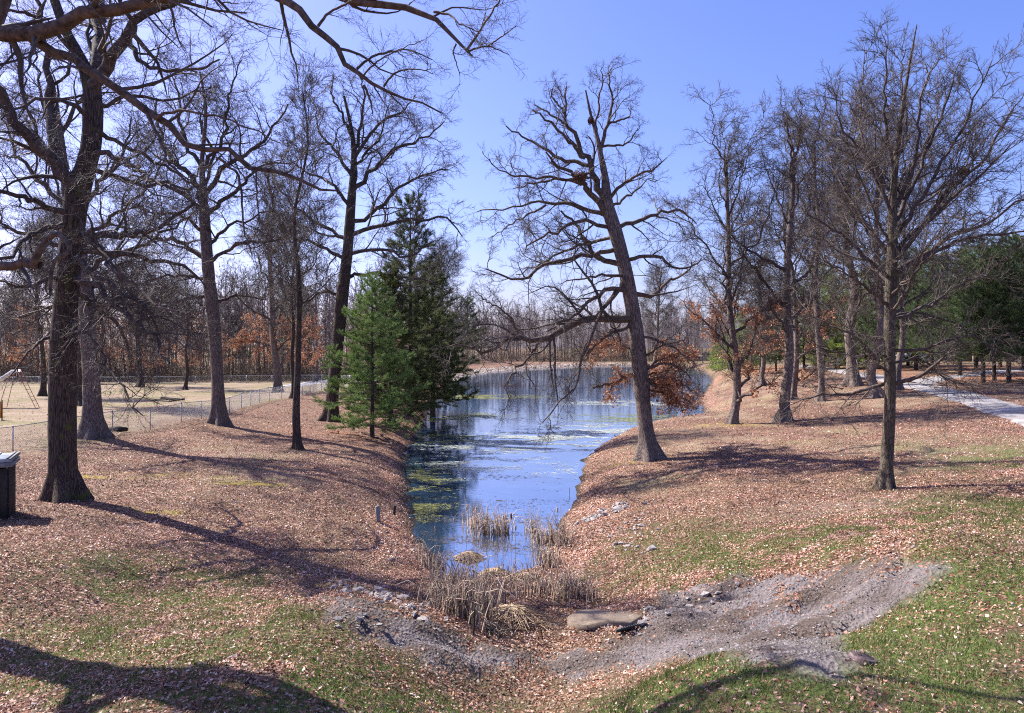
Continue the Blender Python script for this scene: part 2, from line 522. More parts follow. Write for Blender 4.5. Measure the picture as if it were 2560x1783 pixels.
def on_ground(px, py):
    """point of the ground seen at a pixel of the photograph"""
    D = np.geomspace(6, 420, 2500)
    x = (px - CX) / F * D; z = H - (py - CY) / F * D
    g = ground_z(x, D)
    k = max(np.argmax(z < g), 1)
    return A(x[k], D[k], g[k])

def blob(x, y, px, py, rx, ry, z=1.3):
    c = G(px, py, z)
    return np.exp(-(((x - c[0]) / rx) ** 2 + ((y - c[1]) / ry) ** 2))

def masks(x, y):
    n1 = fbm(x * 0.5, y * 0.5, 41, 4); n2 = fbm(x * 2.3, y * 2.3, 42, 3); n3 = fbm(x * 0.12, y * 0.12, 43, 3)
    g = 0
    for b in [(1900, 1783, 6, 1.8, 2.0), (1250, 1783, 3.5, 1.3, 1.7), (1050, 1740, 3, 1.0, 1.5), (2560, 1300, 3.0, 6, 2.3), (2400, 1500, 3, 4, 2.3), (500, 1530, 3.5, 3.0, 1.2), (420, 1450, 3, 2, 1.2), (640, 1640, 3, 1.2, 1.2), (300, 1640, 2.5, 1.2, 1.3), (1900, 1400, 4, 1.5, 1.4), (60, 1783, 3, 1.6, 1.8),
              (900, 1783, 2.5, 1.2, 1.6), (2400, 1700, 4.5, 3, 2.5), (1700, 1350, 3, 2.5, 1.0), (2560, 1130, 4, 5, 2.5), (2100, 1350, 5, 2.5, 1.8)]:
        w = 1.0 if b[1] > 1690 or b[0] > 2300 else 0.72
        g = g + w * blob(x, y, *b)
    green = np.clip(g, 0, 1.1) * sstep(0.30, 0.54, n1 * 0.55 + n2 * 0.45)
    green = np.maximum(green, 0.55 * sstep(90, 110, y) * sstep(25, 45, x))
    field = sstep(-20.5, -24, x + 0.0 * y) * sstep(33, 38, y)
    tan = np.maximum(field, 0)
    for b in [(1720, 1120, 4, 5, 1.3), (1650, 1210, 3, 2, 0.9), (1950, 1100, 6, 5, 1.5), (1100, 1110, 1, 1, .5), (2250, 1130, 6, 5, 1.9), (640, 1200, 4, 2, 1.2), (560, 1130, 5, 3, 1.4)]:
        tan = np.maximum(tan, 0.8 * blob(x, y, *b))
    tan = tan * sstep(0.25, 0.6, n1)
    tan = np.maximum(tan, field * 0.85)
    tan = np.maximum(tan, 0.7 * sstep(30, 60, y) * sstep(0.45, 0.6, n1) * sstep(0, 10, x))
    needle = 0
    for b in [(870, 1085, 4, 4, 1.0), (2420, 950, 14, 8, 3.4), (2380, 925, 22, 12, 3.6), (1950, 935, 10, 20, 2.5)]:
        needle = np.maximum(needle, blob(x, y, *b))
    needle = needle * sstep(0.3, 0.55, n1)
    moss = 0
    for b in [(640, 1215, 1.6, .5, 1.2), (430, 1185, 3.5, .35, 1.5), (580, 1218, .8, .3, 1.2), (250, 1190, 2, .4, 1.6), (400, 1280, 1.2, .4, 1.4), (1820, 1060, 2, 1.5, 1.4), (1560, 1160, 1.6, .5, .8), (2150, 1450, 1, .3, 2)]:
        moss = np.maximum(moss, blob(x, y, *b))
    moss = moss * sstep(0.40, 0.60, n2)
    bare = blob(x, y, 2130, 1262, 2.6, 1.6, 1.8)
    gr = gravel_mask(x, y) * (y < 40)
    d = poly_sd(pond, x, y)
    leaf = (0.78 + 0.3 * (n3 - 0.5)) * (1 - 0.40 * np.clip(green, 0, 1)) * (1 - 0.6 * tan) * (1 - 0.35 * bare)
    leaf = leaf * (1 - 0.95 * gr * sstep(0.24, 0.40, n1 * .5 + n2 * .5))
    leaf = leaf * (1 - 0.7 * moss) * sstep(0.0, 0.5, d)
    leaf = leaf * (1 - 0.45 * sstep(0.5, 0.64, n2)) * (1 - 0.6 * sstep(16.0, 11, y) * sstep(-3, 2, x))
    leaf = leaf * (1 - 0.5 * field)
    leaf = leaf * (1 - 0.55 * sstep(12, 17, x) * sstep(45, 30, y) * sstep(0.4, 0.55, n1))
    leaf = np.clip(leaf + 0.35 * sstep(2.5, 0.9, d) * (d > 0), 0, 1) * (.35 + .65 * sstep(.05, .6, d + .5 * (n2 - .5)))
    return dict(green=green, tan=tan, needle=needle, moss=moss, bare=bare, gravel=gr, leaf=leaf, d=d, n1=n1, n2=n2, n3=n3)

def lerp(a, b, t):
    return a * (1 - t[:, None]) + np.asarray(b)[None, :] * t[:, None]

# tensor grid, fine near the camera
def spaced(c, h0, grow, n):
    st = h0 * grow ** np.arange(n)
    return c + np.cumsum(st)
xs = np.concatenate([-spaced(0, 0.12, 1.0225, 185)[::-1] , [0], spaced(0, 0.12, 1.0225, 185)])
ys_f = 20 + np.concatenate([[0], np.cumsum(0.11 * 1.019 ** np.arange(250))])
ys_b = 20 - np.cumsum(0.11 * 1.04 ** np.arange(90))
ys = np.concatenate([ys_b[::-1], ys_f])
xs = np.concatenate([[-900, -700], xs[(xs > -560) & (xs < 560)], [700, 900]])
ys = np.concatenate([ys[ys > -120], [1000, 1500]])
GX, GY = np.meshgrid(xs, ys)
gx, gy = GX.ravel(), GY.ravel()
zz = ground_z(gx, gy)
mk = masks(gx, gy)
soil = np.tile(A(0.10, 0.062, 0.042), (len(gx), 1))
colr = lerp(soil, (0.17, 0.12, 0.07), sstep(0.3, 0.7, mk['n1']))
tanc = lerp(np.tile(A(0.27, 0.20, 0.13), (len(gx), 1)), (0.35, 0.275, 0.185), sstep(.35, .65, mk['n2']))
colr = colr * (1 - np.clip(mk['tan'], 0, 1)[:, None]) + tanc * np.clip(mk['tan'], 0, 1)[:, None]
colr = lerp(colr, (0.20, 0.20, 0.08), .7 * np.clip(mk['tan'], 0, 1) * sstep(.52, .68, fbm(gx * .25, gy * .25, 55, 3)))
colr = lerp(colr, (0.10, 0.125, 0.034), np.clip(mk['green'] * 0.9, 0, 1))
colr = lerp(colr, (0.25, 0.19, 0.16), np.clip(mk['bare'] * 0.8, 0, 1))
colr = lerp(colr, (0.36, 0.12, 0.045), np.clip(mk['needle'] * 0.8, 0, 1))
colr = lerp(colr, (0.38, 0.30, 0.03), np.clip(mk['moss'], 0, 1))
gst = sstep(.42, .62, fbm(gx * .7, gy * 2.0 - gx * .3, 61, 4))
gcol = lerp(np.tile(A(0.185, 0.16, 0.155), (len(gx), 1)), (0.11, 0.085, 0.07), gst)
colr = colr * (1 - np.clip(mk['gravel'], 0, 1)[:, None]) + gcol * np.clip(mk['gravel'], 0, 1)[:, None]
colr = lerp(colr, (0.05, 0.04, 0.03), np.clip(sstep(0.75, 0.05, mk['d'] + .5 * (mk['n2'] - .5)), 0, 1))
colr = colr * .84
ny, nx = GX.shape
idx = np.arange(nx * ny).reshape(ny, nx)
quads = np.stack([idx[:-1, :-1], idx[:-1, 1:], idx[1:, 1:], idx[1:, :-1]], -1).reshape(-1, 4)

def mat_ground():
    m, nt, b = mat_new('leaf_strewn_ground')
    L = nt.links.new
    tc = nd(nt, 'ShaderNodeTexCoord')
    at = nd(nt, 'ShaderNodeAttribute', attribute_name='col')
    lf = nd(nt, 'ShaderNodeAttribute', attribute_name='leaf')
    gr = nd(nt, 'ShaderNodeAttribute', attribute_name='grav')
    fine = nd(nt, 'ShaderNodeTexNoise', Scale=9.0, Detail=8.0, Roughness=0.75)
    L(tc.outputs['Object'], fine.inputs['Vector'])
    fr = ramp(nt, fine.outputs['Fac'], [(0.3, (0.55, 0.55, 0.55)), (0.7, (1.5, 1.5, 1.5))])
    m1 = nd(nt, 'ShaderNodeMix', data_type='RGBA', blend_type='MULTIPLY'); m1.inputs['Factor'].default_value = 1
    L(at.outputs['Color'], m1.inputs['A']); L(fr, m1.inputs['B'])
    # gravel speckle
    vg = nd(nt, 'ShaderNodeTexVoronoi', Scale=38.0)
    L(tc.outputs['Object'], vg.inputs['Vector'])
    gs = ramp(nt, vg.outputs['Color'], [(0.0, (0.72, 0.70, 0.69)), (1.0, (1.30, 1.28, 1.28))])
    m1b = nd(nt, 'ShaderNodeMix', data_type='RGBA', blend_type='MULTIPLY')
    L(gr.outputs['Fac'], m1b.inputs['Factor']); L(m1.outputs['Result'], m1b.inputs['A']); L(gs, m1b.inputs['B'])
    # leaf cells
    vo = nd(nt, 'ShaderNodeTexVoronoi', Scale=16.0); vo.inputs['Randomness'].default_value = 1.0
    L(tc.outputs['Object'], vo.inputs['Vector'])
    sep = nd(nt, 'ShaderNodeSeparateColor'); L(vo.outputs['Color'], sep.inputs['Color'])
    lc = ramp(nt, sep.outputs['Red'], [(0.0, (0.055, 0.024, 0.015)), (0.35, (0.20, 0.092, 0.055)), (0.7, (0.35, 0.195, 0.13)), (1.0, (0.50, 0.35, 0.27))])
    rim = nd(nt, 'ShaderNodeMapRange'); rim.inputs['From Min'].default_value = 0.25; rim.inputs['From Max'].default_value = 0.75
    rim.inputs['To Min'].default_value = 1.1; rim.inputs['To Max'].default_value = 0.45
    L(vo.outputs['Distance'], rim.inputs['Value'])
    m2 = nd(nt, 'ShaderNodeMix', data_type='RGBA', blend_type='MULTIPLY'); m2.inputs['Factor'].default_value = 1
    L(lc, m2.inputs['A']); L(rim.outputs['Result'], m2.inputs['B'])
    lt = nd(nt, 'ShaderNodeMath', operation='LESS_THAN')
    L(sep.outputs['Green'], lt.inputs[0]); L(lf.outputs['Fac'], lt.inputs[1])
    m3 = nd(nt, 'ShaderNodeMix', data_type='RGBA')
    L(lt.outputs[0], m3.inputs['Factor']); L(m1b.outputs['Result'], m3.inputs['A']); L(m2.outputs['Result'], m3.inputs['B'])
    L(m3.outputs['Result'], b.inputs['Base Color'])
    b.inputs['Roughness'].default_value = 0.92
    b.inputs['Specular IOR Level'].default_value = 0.15
    add = nd(nt, 'ShaderNodeMath', operation='ADD'); L(vo.outputs['Distance'], add.inputs[0]); L(fine.outputs['Fac'], add.inputs[1])
    bp = nd(nt, 'ShaderNodeBump', Strength=0.8, Distance=0.05)
    L(add.outputs[0], bp.inputs['Height']); L(bp.outputs['Normal'], b.inputs['Normal'])
    return m
M['ground'] = mat_ground()
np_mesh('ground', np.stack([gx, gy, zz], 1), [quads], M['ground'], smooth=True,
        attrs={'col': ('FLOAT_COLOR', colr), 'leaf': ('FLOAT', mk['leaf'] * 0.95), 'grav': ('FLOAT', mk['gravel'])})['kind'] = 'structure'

# ------------------------------------------------------------------ pond water
def mat_water():
    m, nt, b = mat_new('pond_water')
    L = nt.links.new
    tc = nd(nt, 'ShaderNodeTexCoord')
    mp = nd(nt, 'ShaderNodeMapping'); mp.inputs['Scale'].default_value = (0.8, 1.6, 1)
    L(tc.outputs['Object'], mp.inputs['Vector'])
    nz = nd(nt, 'ShaderNodeTexNoise', Scale=2.2, Detail=4.0, Roughness=0.6)
    L(mp.outputs['Vector'], nz.inputs['Vector'])
    bp = nd(nt, 'ShaderNodeBump', Strength=0.05, Distance=0.05)
    L(nz.outputs['Fac'], bp.inputs['Height']); L(bp.outputs['Normal'], b.inputs['Normal'])
    b.inputs['Base Color'].default_value = (0.02, 0.045, 0.09, 1)
    b.inputs['Roughness'].default_value = 0.03
    b.inputs['IOR'].default_value = 4.2
    b.inputs['Specular IOR Level'].default_value = 0.8
    return m
M['water'] = mat_water()
pm, px_ = pond.min(0) - 6, pond.max(0) + 6
wx = np.linspace(pm[0], px_[0], 60); wy = np.linspace(pm[1], px_[1], 90)
WX, WY = np.meshgrid(wx, wy)
wi = np.arange(WX.size).reshape(WX.shape)
wq = np.stack([wi[:-1, :-1], wi[:-1, 1:], wi[1:, 1:], wi[1:, :-1]], -1).reshape(-1, 4)
dw = poly_sd(pond, WX.ravel(), WY.ravel())
keep = (dw[wq] < 4.5).any(1)
wo_ = np_mesh('pond_water', np.stack([WX.ravel(), WY.ravel(), np.zeros(WX.size)], 1), [wq[keep]], M['water'])
wo_['kind'] = 'structure'

# floating algae
def build_algae():
    pts, cols = [], []
    spots = [(1010 * K, 935 * K, 4, 3, 1.0, 0), (1010 * K, 985 * K, 2.0, 3, 1.0, 0), (1090 * K, 890 * K, 6, 4, 0.5, 0), (960 * K, 1075 * K, 1.2, 3.5, .9, 0), (1150 * K, 1000 * K, 5, 4, 1.1, 1), (1250 * K, 985 * K, 5, 5, 1.1, 1),
             (1350 * K, 965 * K, 5, 4, .6, 1), (1500 * K, 940 * K, 9, 5, 1.0, 2), (1560 * K, 945 * K, 6, 3, 1.0, 2), (1420 * K, 905 * K, 6, 4, .45, 1), (1130 * K, 1180 * K, 3, 2.5, .35, 3), (1230 * K, 1130 * K, 3, 3, .16, 3),
             (1040 * K, 1200 * K, 2.2, 2.2, .4, 3), (1100 * K, 1240 * K, 3, 1.5, .5, 3), (1050 * K, 1040 * K, 2, 4, .5, 1), (950 * K, 1140 * K, 1.0, 2.5, .6, 0), (1180 * K, 1050 * K, 4, 4, .25, 1), (1560 * K, 835 * K, 20, 12, .5, 2)]
    N = 260000
    pal = [A(0.24, 0.24, 0.06), A(0.40, 0.43, 0.38), A(0.19, 0.215, 0.09), A(0.09, 0.07, 0.05)]
    for (sx, sy, rx, ry, w, kind) in spots:
        c = G(sx, sy, 0)
        n = int((14000 if kind == 1 else 11000 if kind == 0 else 9000) * w * math.sqrt(rx * ry) / 3)
        q = rng.normal(size=(n, 2)) * A(rx, ry) * 0.62 + c[:2]
        ns = fbm(q[:, 0] * 0.55, q[:, 1] * 1.1, 77, 4)
        q = q[(ns > 0.50 + 0.05 * rng.normal(size=n)) & (poly_sd(pond, q[:, 0], q[:, 1]) < -0.1)]
        pts.append(q); cols.append(pal[kind] * rng.uniform(0.6, 1.35, (len(q), 1)))
    P = np.concatenate(pts); C = np.concatenate(cols)
    n = len(P)
    k = 5
    ang = np.linspace(0, 2 * math.pi, k, endpoint=False)[None] + rng.uniform(-.4, .4, (n, k))
    dist = P[:, 1]
    s = rng.lognormal(-4.0, 0.5, (n, 1)) * np.clip(dist / 34, 0.5, 2.6)[:, None]
    r = s * rng.uniform(0.4, 1.2, (n, k))
    V = np.stack([P[:, :1] + r * np.cos(ang) * 2.0, P[:, 1:2] + r * np.sin(ang) * 0.9, np.full((n, k), 0.004) + rng.uniform(0.002, 0.012, (n, 1))], -1).reshape(-1, 3)
    f = np.arange(n * k).reshape(n, k)
    tag(np_mesh('algae', V, [f], M['algae'], attrs={'col': ('FLOAT_COLOR', np.repeat(C, k, 0))}),
        'yellow-green and pale algae flecks floating in drifts on the pond', 'algae', kind='stuff')
build_algae()

# ------------------------------------------------------------------ fallen leaves, grass, pebbles
def slope_at(x, y, e=0.12):
    z0 = ground_z(x, y)
    return z0, (ground_z(x + e, y) - z0) / e, (ground_z(x, y + e) - z0) / e

def sample_view(n, y0, y1, power=1.0, side=1.5):
    u = rng.random(n)
    y = (y0 ** power + u * (y1 ** power - y0 ** power)) ** (1 / power)
    x = rng.uniform(-1, 1, n) * (0.70 * y + side)
    return x, y

def build_leaves():
    xa, ya = sample_view(300000, 7.5, 23, 1.6)
    xb, yb = sample_view(290000, 23, 42, 1.3)
    xc, yc = sample_view(60000, 42, 80, 1.1)
    x = np.concatenate([xa, xb, xc]); y = np.concatenate([ya, yb, yc])
    size = np.where(y < 23, 1.0, np.where(y < 42, 1.25, 1.9))
    m = masks(x, y)
    keep = rng.random(len(x)) < (m['leaf'] ** 1.2) * 0.97 * (m['d'] > 0.02)
    x, y, size = x[keep], y[keep], size[keep]
    n = len(x)
    z, sx, sy = slope_at(x, y)
    nrm = norm(np.stack([-sx, -sy, np.ones(n)], 1) + rng.normal(size=(n, 3)) * A(0.62, 0.62, 0.1))
    th = rng.uniform(0, 2 * math.pi, n)
    t = norm(np.cross(nrm, np.stack([np.cos(th), np.sin(th), np.zeros(n)], 1)))
    bt = np.cross(nrm, t)
    L = rng.uniform(0.017, 0.034, n) * size * (.85 + .5 * (rng.random(n) < .2))
    Wd = L * rng.uniform(0.5, 0.8, n)
    curl = rng.uniform(-0.3, 0.9, n) * Wd
    c = np.stack([x, y, z + 0.008 + rng.uniform(0, 0.02, n)], 1)
    e = lambda a: a[:, None]
    u = lambda lo, hi: rng.uniform(lo, hi, n)
    v0 = c - t * e(L) + nrm * e(u(-.1, .5) * L); v1 = c + bt * e(Wd * u(.5, 1.2)) + t * e(L * u(-.6, .5)) + nrm * e(curl)
    v2 = c + t * e(L * u(.7, 1.1)) + nrm * e(u(-.2, .7) * L); v3 = c - bt * e(Wd * u(.5, 1.2)) + t * e(L * u(-.5, .6)) + nrm * e(curl * u(.2, 1.2))
    V = np.stack([v0, v1, v2, v3], 1).reshape(-1, 3)
    i = np.arange(n)[:, None] * 4
    T = np.concatenate([i + A(0, 1, 2).astype(int), i + A(0, 2, 3).astype(int)])
    pal = np.array([(0.56, 0.32, 0.22), (0.42, 0.20, 0.12), (0.25, 0.10, 0.055), (0.70, 0.48, 0.38), (0.10, 0.045, 0.03), (0.48, 0.24, 0.14), (0.82, 0.64, 0.56)])
    C = .74 * pal[rng.choice(7, n, p=[.20, .17, .16, .14, .12, .12, .09])] * rng.uniform(0.8, 1.2, (n, 1))
    big = fbm(x * .8, y * .8, 71, 4)[:, None]
    C = C * (.62 + .76 * sstep(.25, .75, big)) * np.where(fbm(x * .35, y * .35, 72, 3)[:, None] > .5, A(1.0, 1.03, .98), A(1.0, .97, 1.0))
    tag(np_mesh('fallen_leaves', V, [T], M['leaf_ground'], attrs={'col': ('FLOAT_COLOR', np.repeat(C, 4, 0))}),
        'pinkish brown fallen oak leaves strewn over the banks', 'fallen leaves', kind='stuff')
build_leaves()

def build_grass():
    x, y = sample_view(560000, 8.0, 30, 1.5)
    m = masks(x, y)
    w = np.clip(m['green'], 0, 1) * 0.75 + 0.10 * m['tan'] + 0.05
    keep = rng.random(len(x)) < w * (1 - 0.95 * m['gravel']) * (m['d'] > 0.3)
    x, y = x[keep], y[keep]
    g = m['green'][keep]
    n = len(x)
    z = ground_z(x, y)
    h = rng.uniform(0.018, 0.055, n) * (0.7 + 0.6 * np.clip(g, 0, 1)) * (1 + 0.6 * (fbm(x * 2, y * 2, 91, 2) > 0.6))
    th = rng.uniform(0, 2 * math.pi, n)
    w_ = 0.0045 + 0.0016 * y / 10
    dx, dy = np.cos(th) * w_, np.sin(th) * w_
    lx, ly = rng.normal(size=n) * h * 0.5, rng.normal(size=n) * h * 0.5
    V = np.stack([np.stack([x - dx, y - dy, z - 0.01], 1), np.stack([x + dx, y + dy, z - 0.01], 1), np.stack([x + lx, y + ly, z + h], 1)], 1).reshape(-1, 3)
    isg = rng.random(n) < 0.18 + 0.58 * np.clip(g * 1.4, 0, 1)
    C = np.where(isg[:, None], A(0.10, 0.15, 0.028) * rng.uniform(0.5, 1.4, (n, 1)), A(0.30, 0.25, 0.14) * rng.uniform(0.7, 1.2, (n, 1)))
    tag(np_mesh('grass', V, [np.arange(n * 3).reshape(n, 3)], M['grass'], attrs={'col': ('FLOAT_COLOR', np.repeat(C, 3, 0))}),
        'short green and straw coloured grass in patches between the leaves', 'grass', kind='stuff')
build_grass()

def octa(P, S, C, name, mat, label, cat, parent=None):
    n = len(P)
    base = np.array([(1, 0, 0), (-.5, .87, 0), (-.5, -.87, 0), (0, 0, .8)], float)
    a = rng.uniform(0, 6.28, n)
    ca, sa = np.cos(a), np.sin(a)
    b = base[None] * S[:, None, :] * rng.uniform(.6, 1.3, (n, 4, 1))
    X = b[..., 0] * ca[:, None] - b[..., 1] * sa[:, None]; Y = b[..., 0] * sa[:, None] + b[..., 1] * ca[:, None]
    V = np.stack([X, Y, b[..., 2]], -1) + P[:, None]
    i = np.arange(n)[:, None] * 4
    T = np.concatenate([i + np.array(t) for t in ((0, 1, 3), (1, 2, 3), (2, 0, 3))])
    return tag(np_mesh(name, V.reshape(-1, 3), [T], mat, parent, attrs={'col': ('FLOAT_COLOR', np.repeat(C, 4, 0))}), label, cat, kind='stuff')

def build_pebbles():
    x, y = sample_view(260000, 9, 26, 1.5)
    m = masks(x, y)
    k = (rng.random(len(x)) < m['gravel'] ** 2 * 0.9)
    x, y = x[k][:15000], y[k][:15000]
    n = len(x)
    s = rng.lognormal(-4.35, 0.45, n)
    S = np.stack([s * 1.1, s, s * 0.8], 1)
    C = A(0.165, 0.143, 0.138) * rng.lognormal(0, 0.35, (n, 1)) * (1 + rng.normal(size=(n, 3)) * 0.04)
    octa(np.stack([x, y, ground_z(x, y) - 0.002], 1), S, np.clip(C, 0.03, 0.8), 'gravel', M['pebble'], 'grey washed out gravel in the eroded band across the foreground', 'gravel')
build_pebbles()

# ------------------------------------------------------------------ stones
def stone_mesh(seed):
    r = np.random.default_rng(seed)
    phi = (1 + 5 ** .5) / 2
    v = np.array([(-1, phi, 0), (1, phi, 0), (-1, -phi, 0), (1, -phi, 0), (0, -1, phi), (0, 1, phi), (0, -1, -phi), (0, 1, -phi), (phi, 0, -1), (phi, 0, 1), (-phi, 0, -1), (-phi, 0, 1)], float) / 1.9
    v *= r.uniform(0.55, 1.2, (12, 1)); v[:, 2] = np.round(v[:, 2] * 2.2) / 2.2 * 0.42; v[:, 1] *= 0.7
    t = [(0, 11, 5), (0, 5, 1), (0, 1, 7), (0, 7, 10), (0, 10, 11), (1, 5, 9), (5, 11, 4), (11, 10, 2), (10, 7, 6), (7, 1, 8), (3, 9, 4), (3, 4, 2), (3, 2, 6), (3, 6, 8), (3, 8, 9), (4, 9, 5), (2, 4, 11), (6, 2, 10), (8, 6, 7), (9, 8, 1)]
    me = bpy.data.meshes.new('stone')
    me.from_pydata([tuple(a) for a in v], [], t)
    me.materials.append(M['stone'])
    return me
stones = [stone_mesh(s) for s in range(7)]
def put_stone(x, y, s, label, group, sink=0.1):
    o = bpy.data.objects.new('stone', stones[rng.integers(7)])
    COL.objects.link(o)
    o.location = (x, y, gz(x, y) + s * (0.25 - sink))
    o.rotation_euler = (rng.normal() * .25, rng.normal() * .25, rng.uniform(0, 6.28))
    o.scale = (s, s * rng.uniform(.7, 1.1), s * rng.uniform(.6, 1.2))
    tag(o, label, 'stone', group)
def stone_band(a, b, n, w, smin, smax, label, group):
    n = int(n * 1.35); smin *= .55; smax *= .6
    pa, pb = on_ground(a[0] * K, a[1] * K), on_ground(b[0] * K, b[1] * K)
    for i in range(n):
        t = rng.random()
        p = pa * (1 - t) + pb * t + A(*(rng.normal(size=2) * w), 0)
        put_stone(p[0], p[1], rng.uniform(smin, smax) * (1.5 if rng.random() < .12 else 1), label, group)
stone_band((1305, 1172), (1395, 1135), 46, 0.35, 0.12, 0.32, 'pale angular stone in the heap on the right bank of the pond', 'stones heaped on the right bank')
stone_band((1400, 1165), (1440, 1250), 26, 0.45, 0.10, 0.26, 'pale flat stone scattered down the leafy right bank', 'stones scattered down the right bank')
stone_band((790, 1310), (950, 1385), 60, 0.32, 0.10, 0.26, 'grey stone in the rubble beside the left end of the washout', 'stones in the rubble left of the reeds')
stone_band((1410, 1400), (1620, 1310), 34, 0.35, 0.08, 0.2, 'grey stone on the edge of the gravel right of the reeds', 'stones right of the tan slab')
stone_band((1340, 1395), (1440, 1405), 16, 0.16, 0.06, 0.15, 'small stone lying by the tan slab', 'small stones by the tan slab')
stone_band((800, 1170), (900, 1260), 22, 0.5, 0.08, 0.2, 'small grey stone half buried in leaves on the left bank', 'stones on the left bank')
stone_band((760, 1395), (900, 1405), 14, 0.3, 0.06, 0.16, 'small grey stone on the left gravel edge', 'stones on the left gravel edge')

# far riprap
def build_riprap():
    P = []
    seg = [pond[i] for i in range(11, 18)]
    for a, b in zip(seg[:-1], seg[1:]):
        L = np.hypot(*(b - a)); n = int(L * 18)
        t = rng.random(n)[:, None]
        nrm_ = A(-(b - a)[1], (b - a)[0]) / L
        q = a * (1 - t) + b * t + nrm_ * rng.uniform(-.6, 2.6, (n, 1))
        P.append(q)
    P = np.concatenate(P)
    z = np.maximum(ground_z(P[:, 0], P[:, 1]), -0.05)
    s = rng.uniform(0.10, 0.32, len(P))
    C = A(0.33, 0.28, 0.25) * rng.uniform(0.5, 1.15, (len(P), 1))
    octa(np.column_stack([P, z]), np.stack([s, s, s], 1), C, 'riprap', M['pebble'], 'pale broken stone lining the far bank of the pond', 'riprap')
build_riprap()

# ------------------------------------------------------------------ slabs, manhole, pipe, stakes
def slab(name, px, py, outline, th, mat, label, cat, tilt=(0, 0), rz=0, lift=0.0):
    p = on_ground(px * K, py * K)
    n = len(outline)
    o = np.array(outline, float)
    r = []
    for ins, z in ((0.0, -th), (0.0, -0.02), (0.03, 0.0)):
        s = 1 - ins / np.maximum(np.linalg.norm(o, axis=1, keepdims=True), .1)
        r.append(np.column_stack([o * s, np.full(n, z) + (rng.normal(size=n) * 0.008)]))
    v = np.concatenate(r + [np.array([[0, 0, 0.012]])])
    q = []
    for k in range(2):
        for j in range(n):
            q.append((k * n + j, k * n + (j + 1) % n, (k + 1) * n + (j + 1) % n, (k + 1) * n + j))
    t = [(2 * n + j, 2 * n + (j + 1) % n, 3 * n) for j in range(n)]
    ob = np_mesh(name, v, [np.array(q), np.array(t)], mat)
    ob.location = (p[0], p[1], p[2] + lift)
    e_ = .5; dzx = (gz(p[0] + e_, p[1]) - gz(p[0] - e_, p[1])) / (2 * e_); dzy = (gz(p[0], p[1] + e_) - gz(p[0], p[1] - e_)) / (2 * e_)
    ob.rotation_euler = (math.atan(dzy) + tilt[0], -math.atan(dzx) + tilt[1], rz)
    tag(ob, label, cat)
    return ob
slab('tan_slab', 1352, 1383, [(-.85, -.35), (-.45, -.85), (.05, -.6), (.5, -.95), (.95, -.2), (.62, .45), (.2, .4), (-.1, .85), (-.5, .95), (-.8, .3)], .12, M['sandstone'],
     'flat tan stone slab lying in leaves right of the reeds', 'slab', tilt=(-.02, .03), lift=.03)
def manhole():
    p = on_ground(1935 * K, 1480 * K)
    zs = [gz(p[0] + a * .19, p[1] + b * .19) for a in (-1, 0, 1) for b in (-1, 0, 1)]
    root = empty('manhole_cover', (p[0], p[1], float(np.mean(zs)) + .004))
    root.rotation_euler = (math.atan((gz(p[0], p[1] + .2) - gz(p[0], p[1] - .2)) / .4), -math.atan((gz(p[0] + .2, p[1]) - gz(p[0] - .2, p[1])) / .4), 0)
    tag(root, 'round rusty purple-brown iron manhole cover set in green grass', 'manhole cover')
    R0 = 0.19
    b = MB()
    a = np.linspace(0, 2 * math.pi, 33)[:-1]
    prof = [(R0, -.05), (R0, 0.035), (R0 - .012, 0.042), (R0 - .05, 0.042)]
    v = np.array([(r * math.cos(t), r * math.sin(t), z) for r, z in prof for t in a])
    q = [(k * 32 + j, k * 32 + (j + 1) % 32, (k + 1) * 32 + (j + 1) % 32, (k + 1) * 32 + j) for k in range(3) for j in range(32)]
    b.add(v, q); b.build('rim', M['iron'], root)
    b = MB()
    v = np.array([((R0 - .05) * math.cos(t), (R0 - .05) * math.sin(t), .03) for t in a] + [(0, 0, .03)])
    b.add(v, (), [(j, (j + 1) % 32, 32) for j in range(32)]); b.build('plate', M['iron'], root)
    for k in range(7):
        yy = -0.12 + k * 0.04
        hw = math.sqrt(max((R0 - .055) ** 2 - yy * yy, 0))
        b = MB(); b.box((0, yy, .034), (max(2 * hw - .01, .03), .02, .014), bev=.003)
        b.build('rib', M['iron'], root)
manhole()

def pipe():
    p = on_ground(1416 * K, 1410 * K)
    root = empty('drain_pipe', p + A(0, 0, 0.03), 0.5)
    tag(root, 'short black ribbed plastic drain pipe sticking out by the tan slab', 'drain pipe')
    for k in range(9):
        b = MB(); b.tube([(-.3 + k * .06, 0, 0), (-.275 + k * .06, 0, 0)], .048, 14); b.build('rib', M['black_plastic'], root)
    b = MB(); b.tube([(-.4, 0, 0), (.22, 0, 0)], .04, 14); b.build('barrel', M['black_plastic'], root)
pipe()

def stake(px, py, h, r, lean, label, mat, name='wooden_stake', sq=False):
    p = on_ground(px * K, py * K)
    b = MB()
    if sq:
        b.box((0, 0, h / 2 - .1), (r * 2, r * .9, h + .2), bev=.006)
    else:
        k = np.linspace(0, 1, 5)
        b.tube([(math.sin(t * 3) * .02, 0, -.15 + t * (h + .15)) for t in k], r * (1 - .3 * k), 7)
    o = b.build(name, mat)
    o.location = tuple(p); o.rotation_euler = (lean[0], lean[1], .4)
    tag(o, label, 'stake')
stake(849, 1172, .62, .075, (.05, -.08), 'grey weathered board stake standing on the left bank', M['wood_old'], 'wooden_stake', True)
stake(884, 1155, .36, .05, (.0, .06), 'short dark board stake beside the waterline on the left bank', M['wood_dark'], 'wooden_stake', True)
stake(1060, 1425, .62, .022, (.02, .05), 'dark iron stake in front of the tallest reed clump', M['wood_dark'], 'iron_stake')
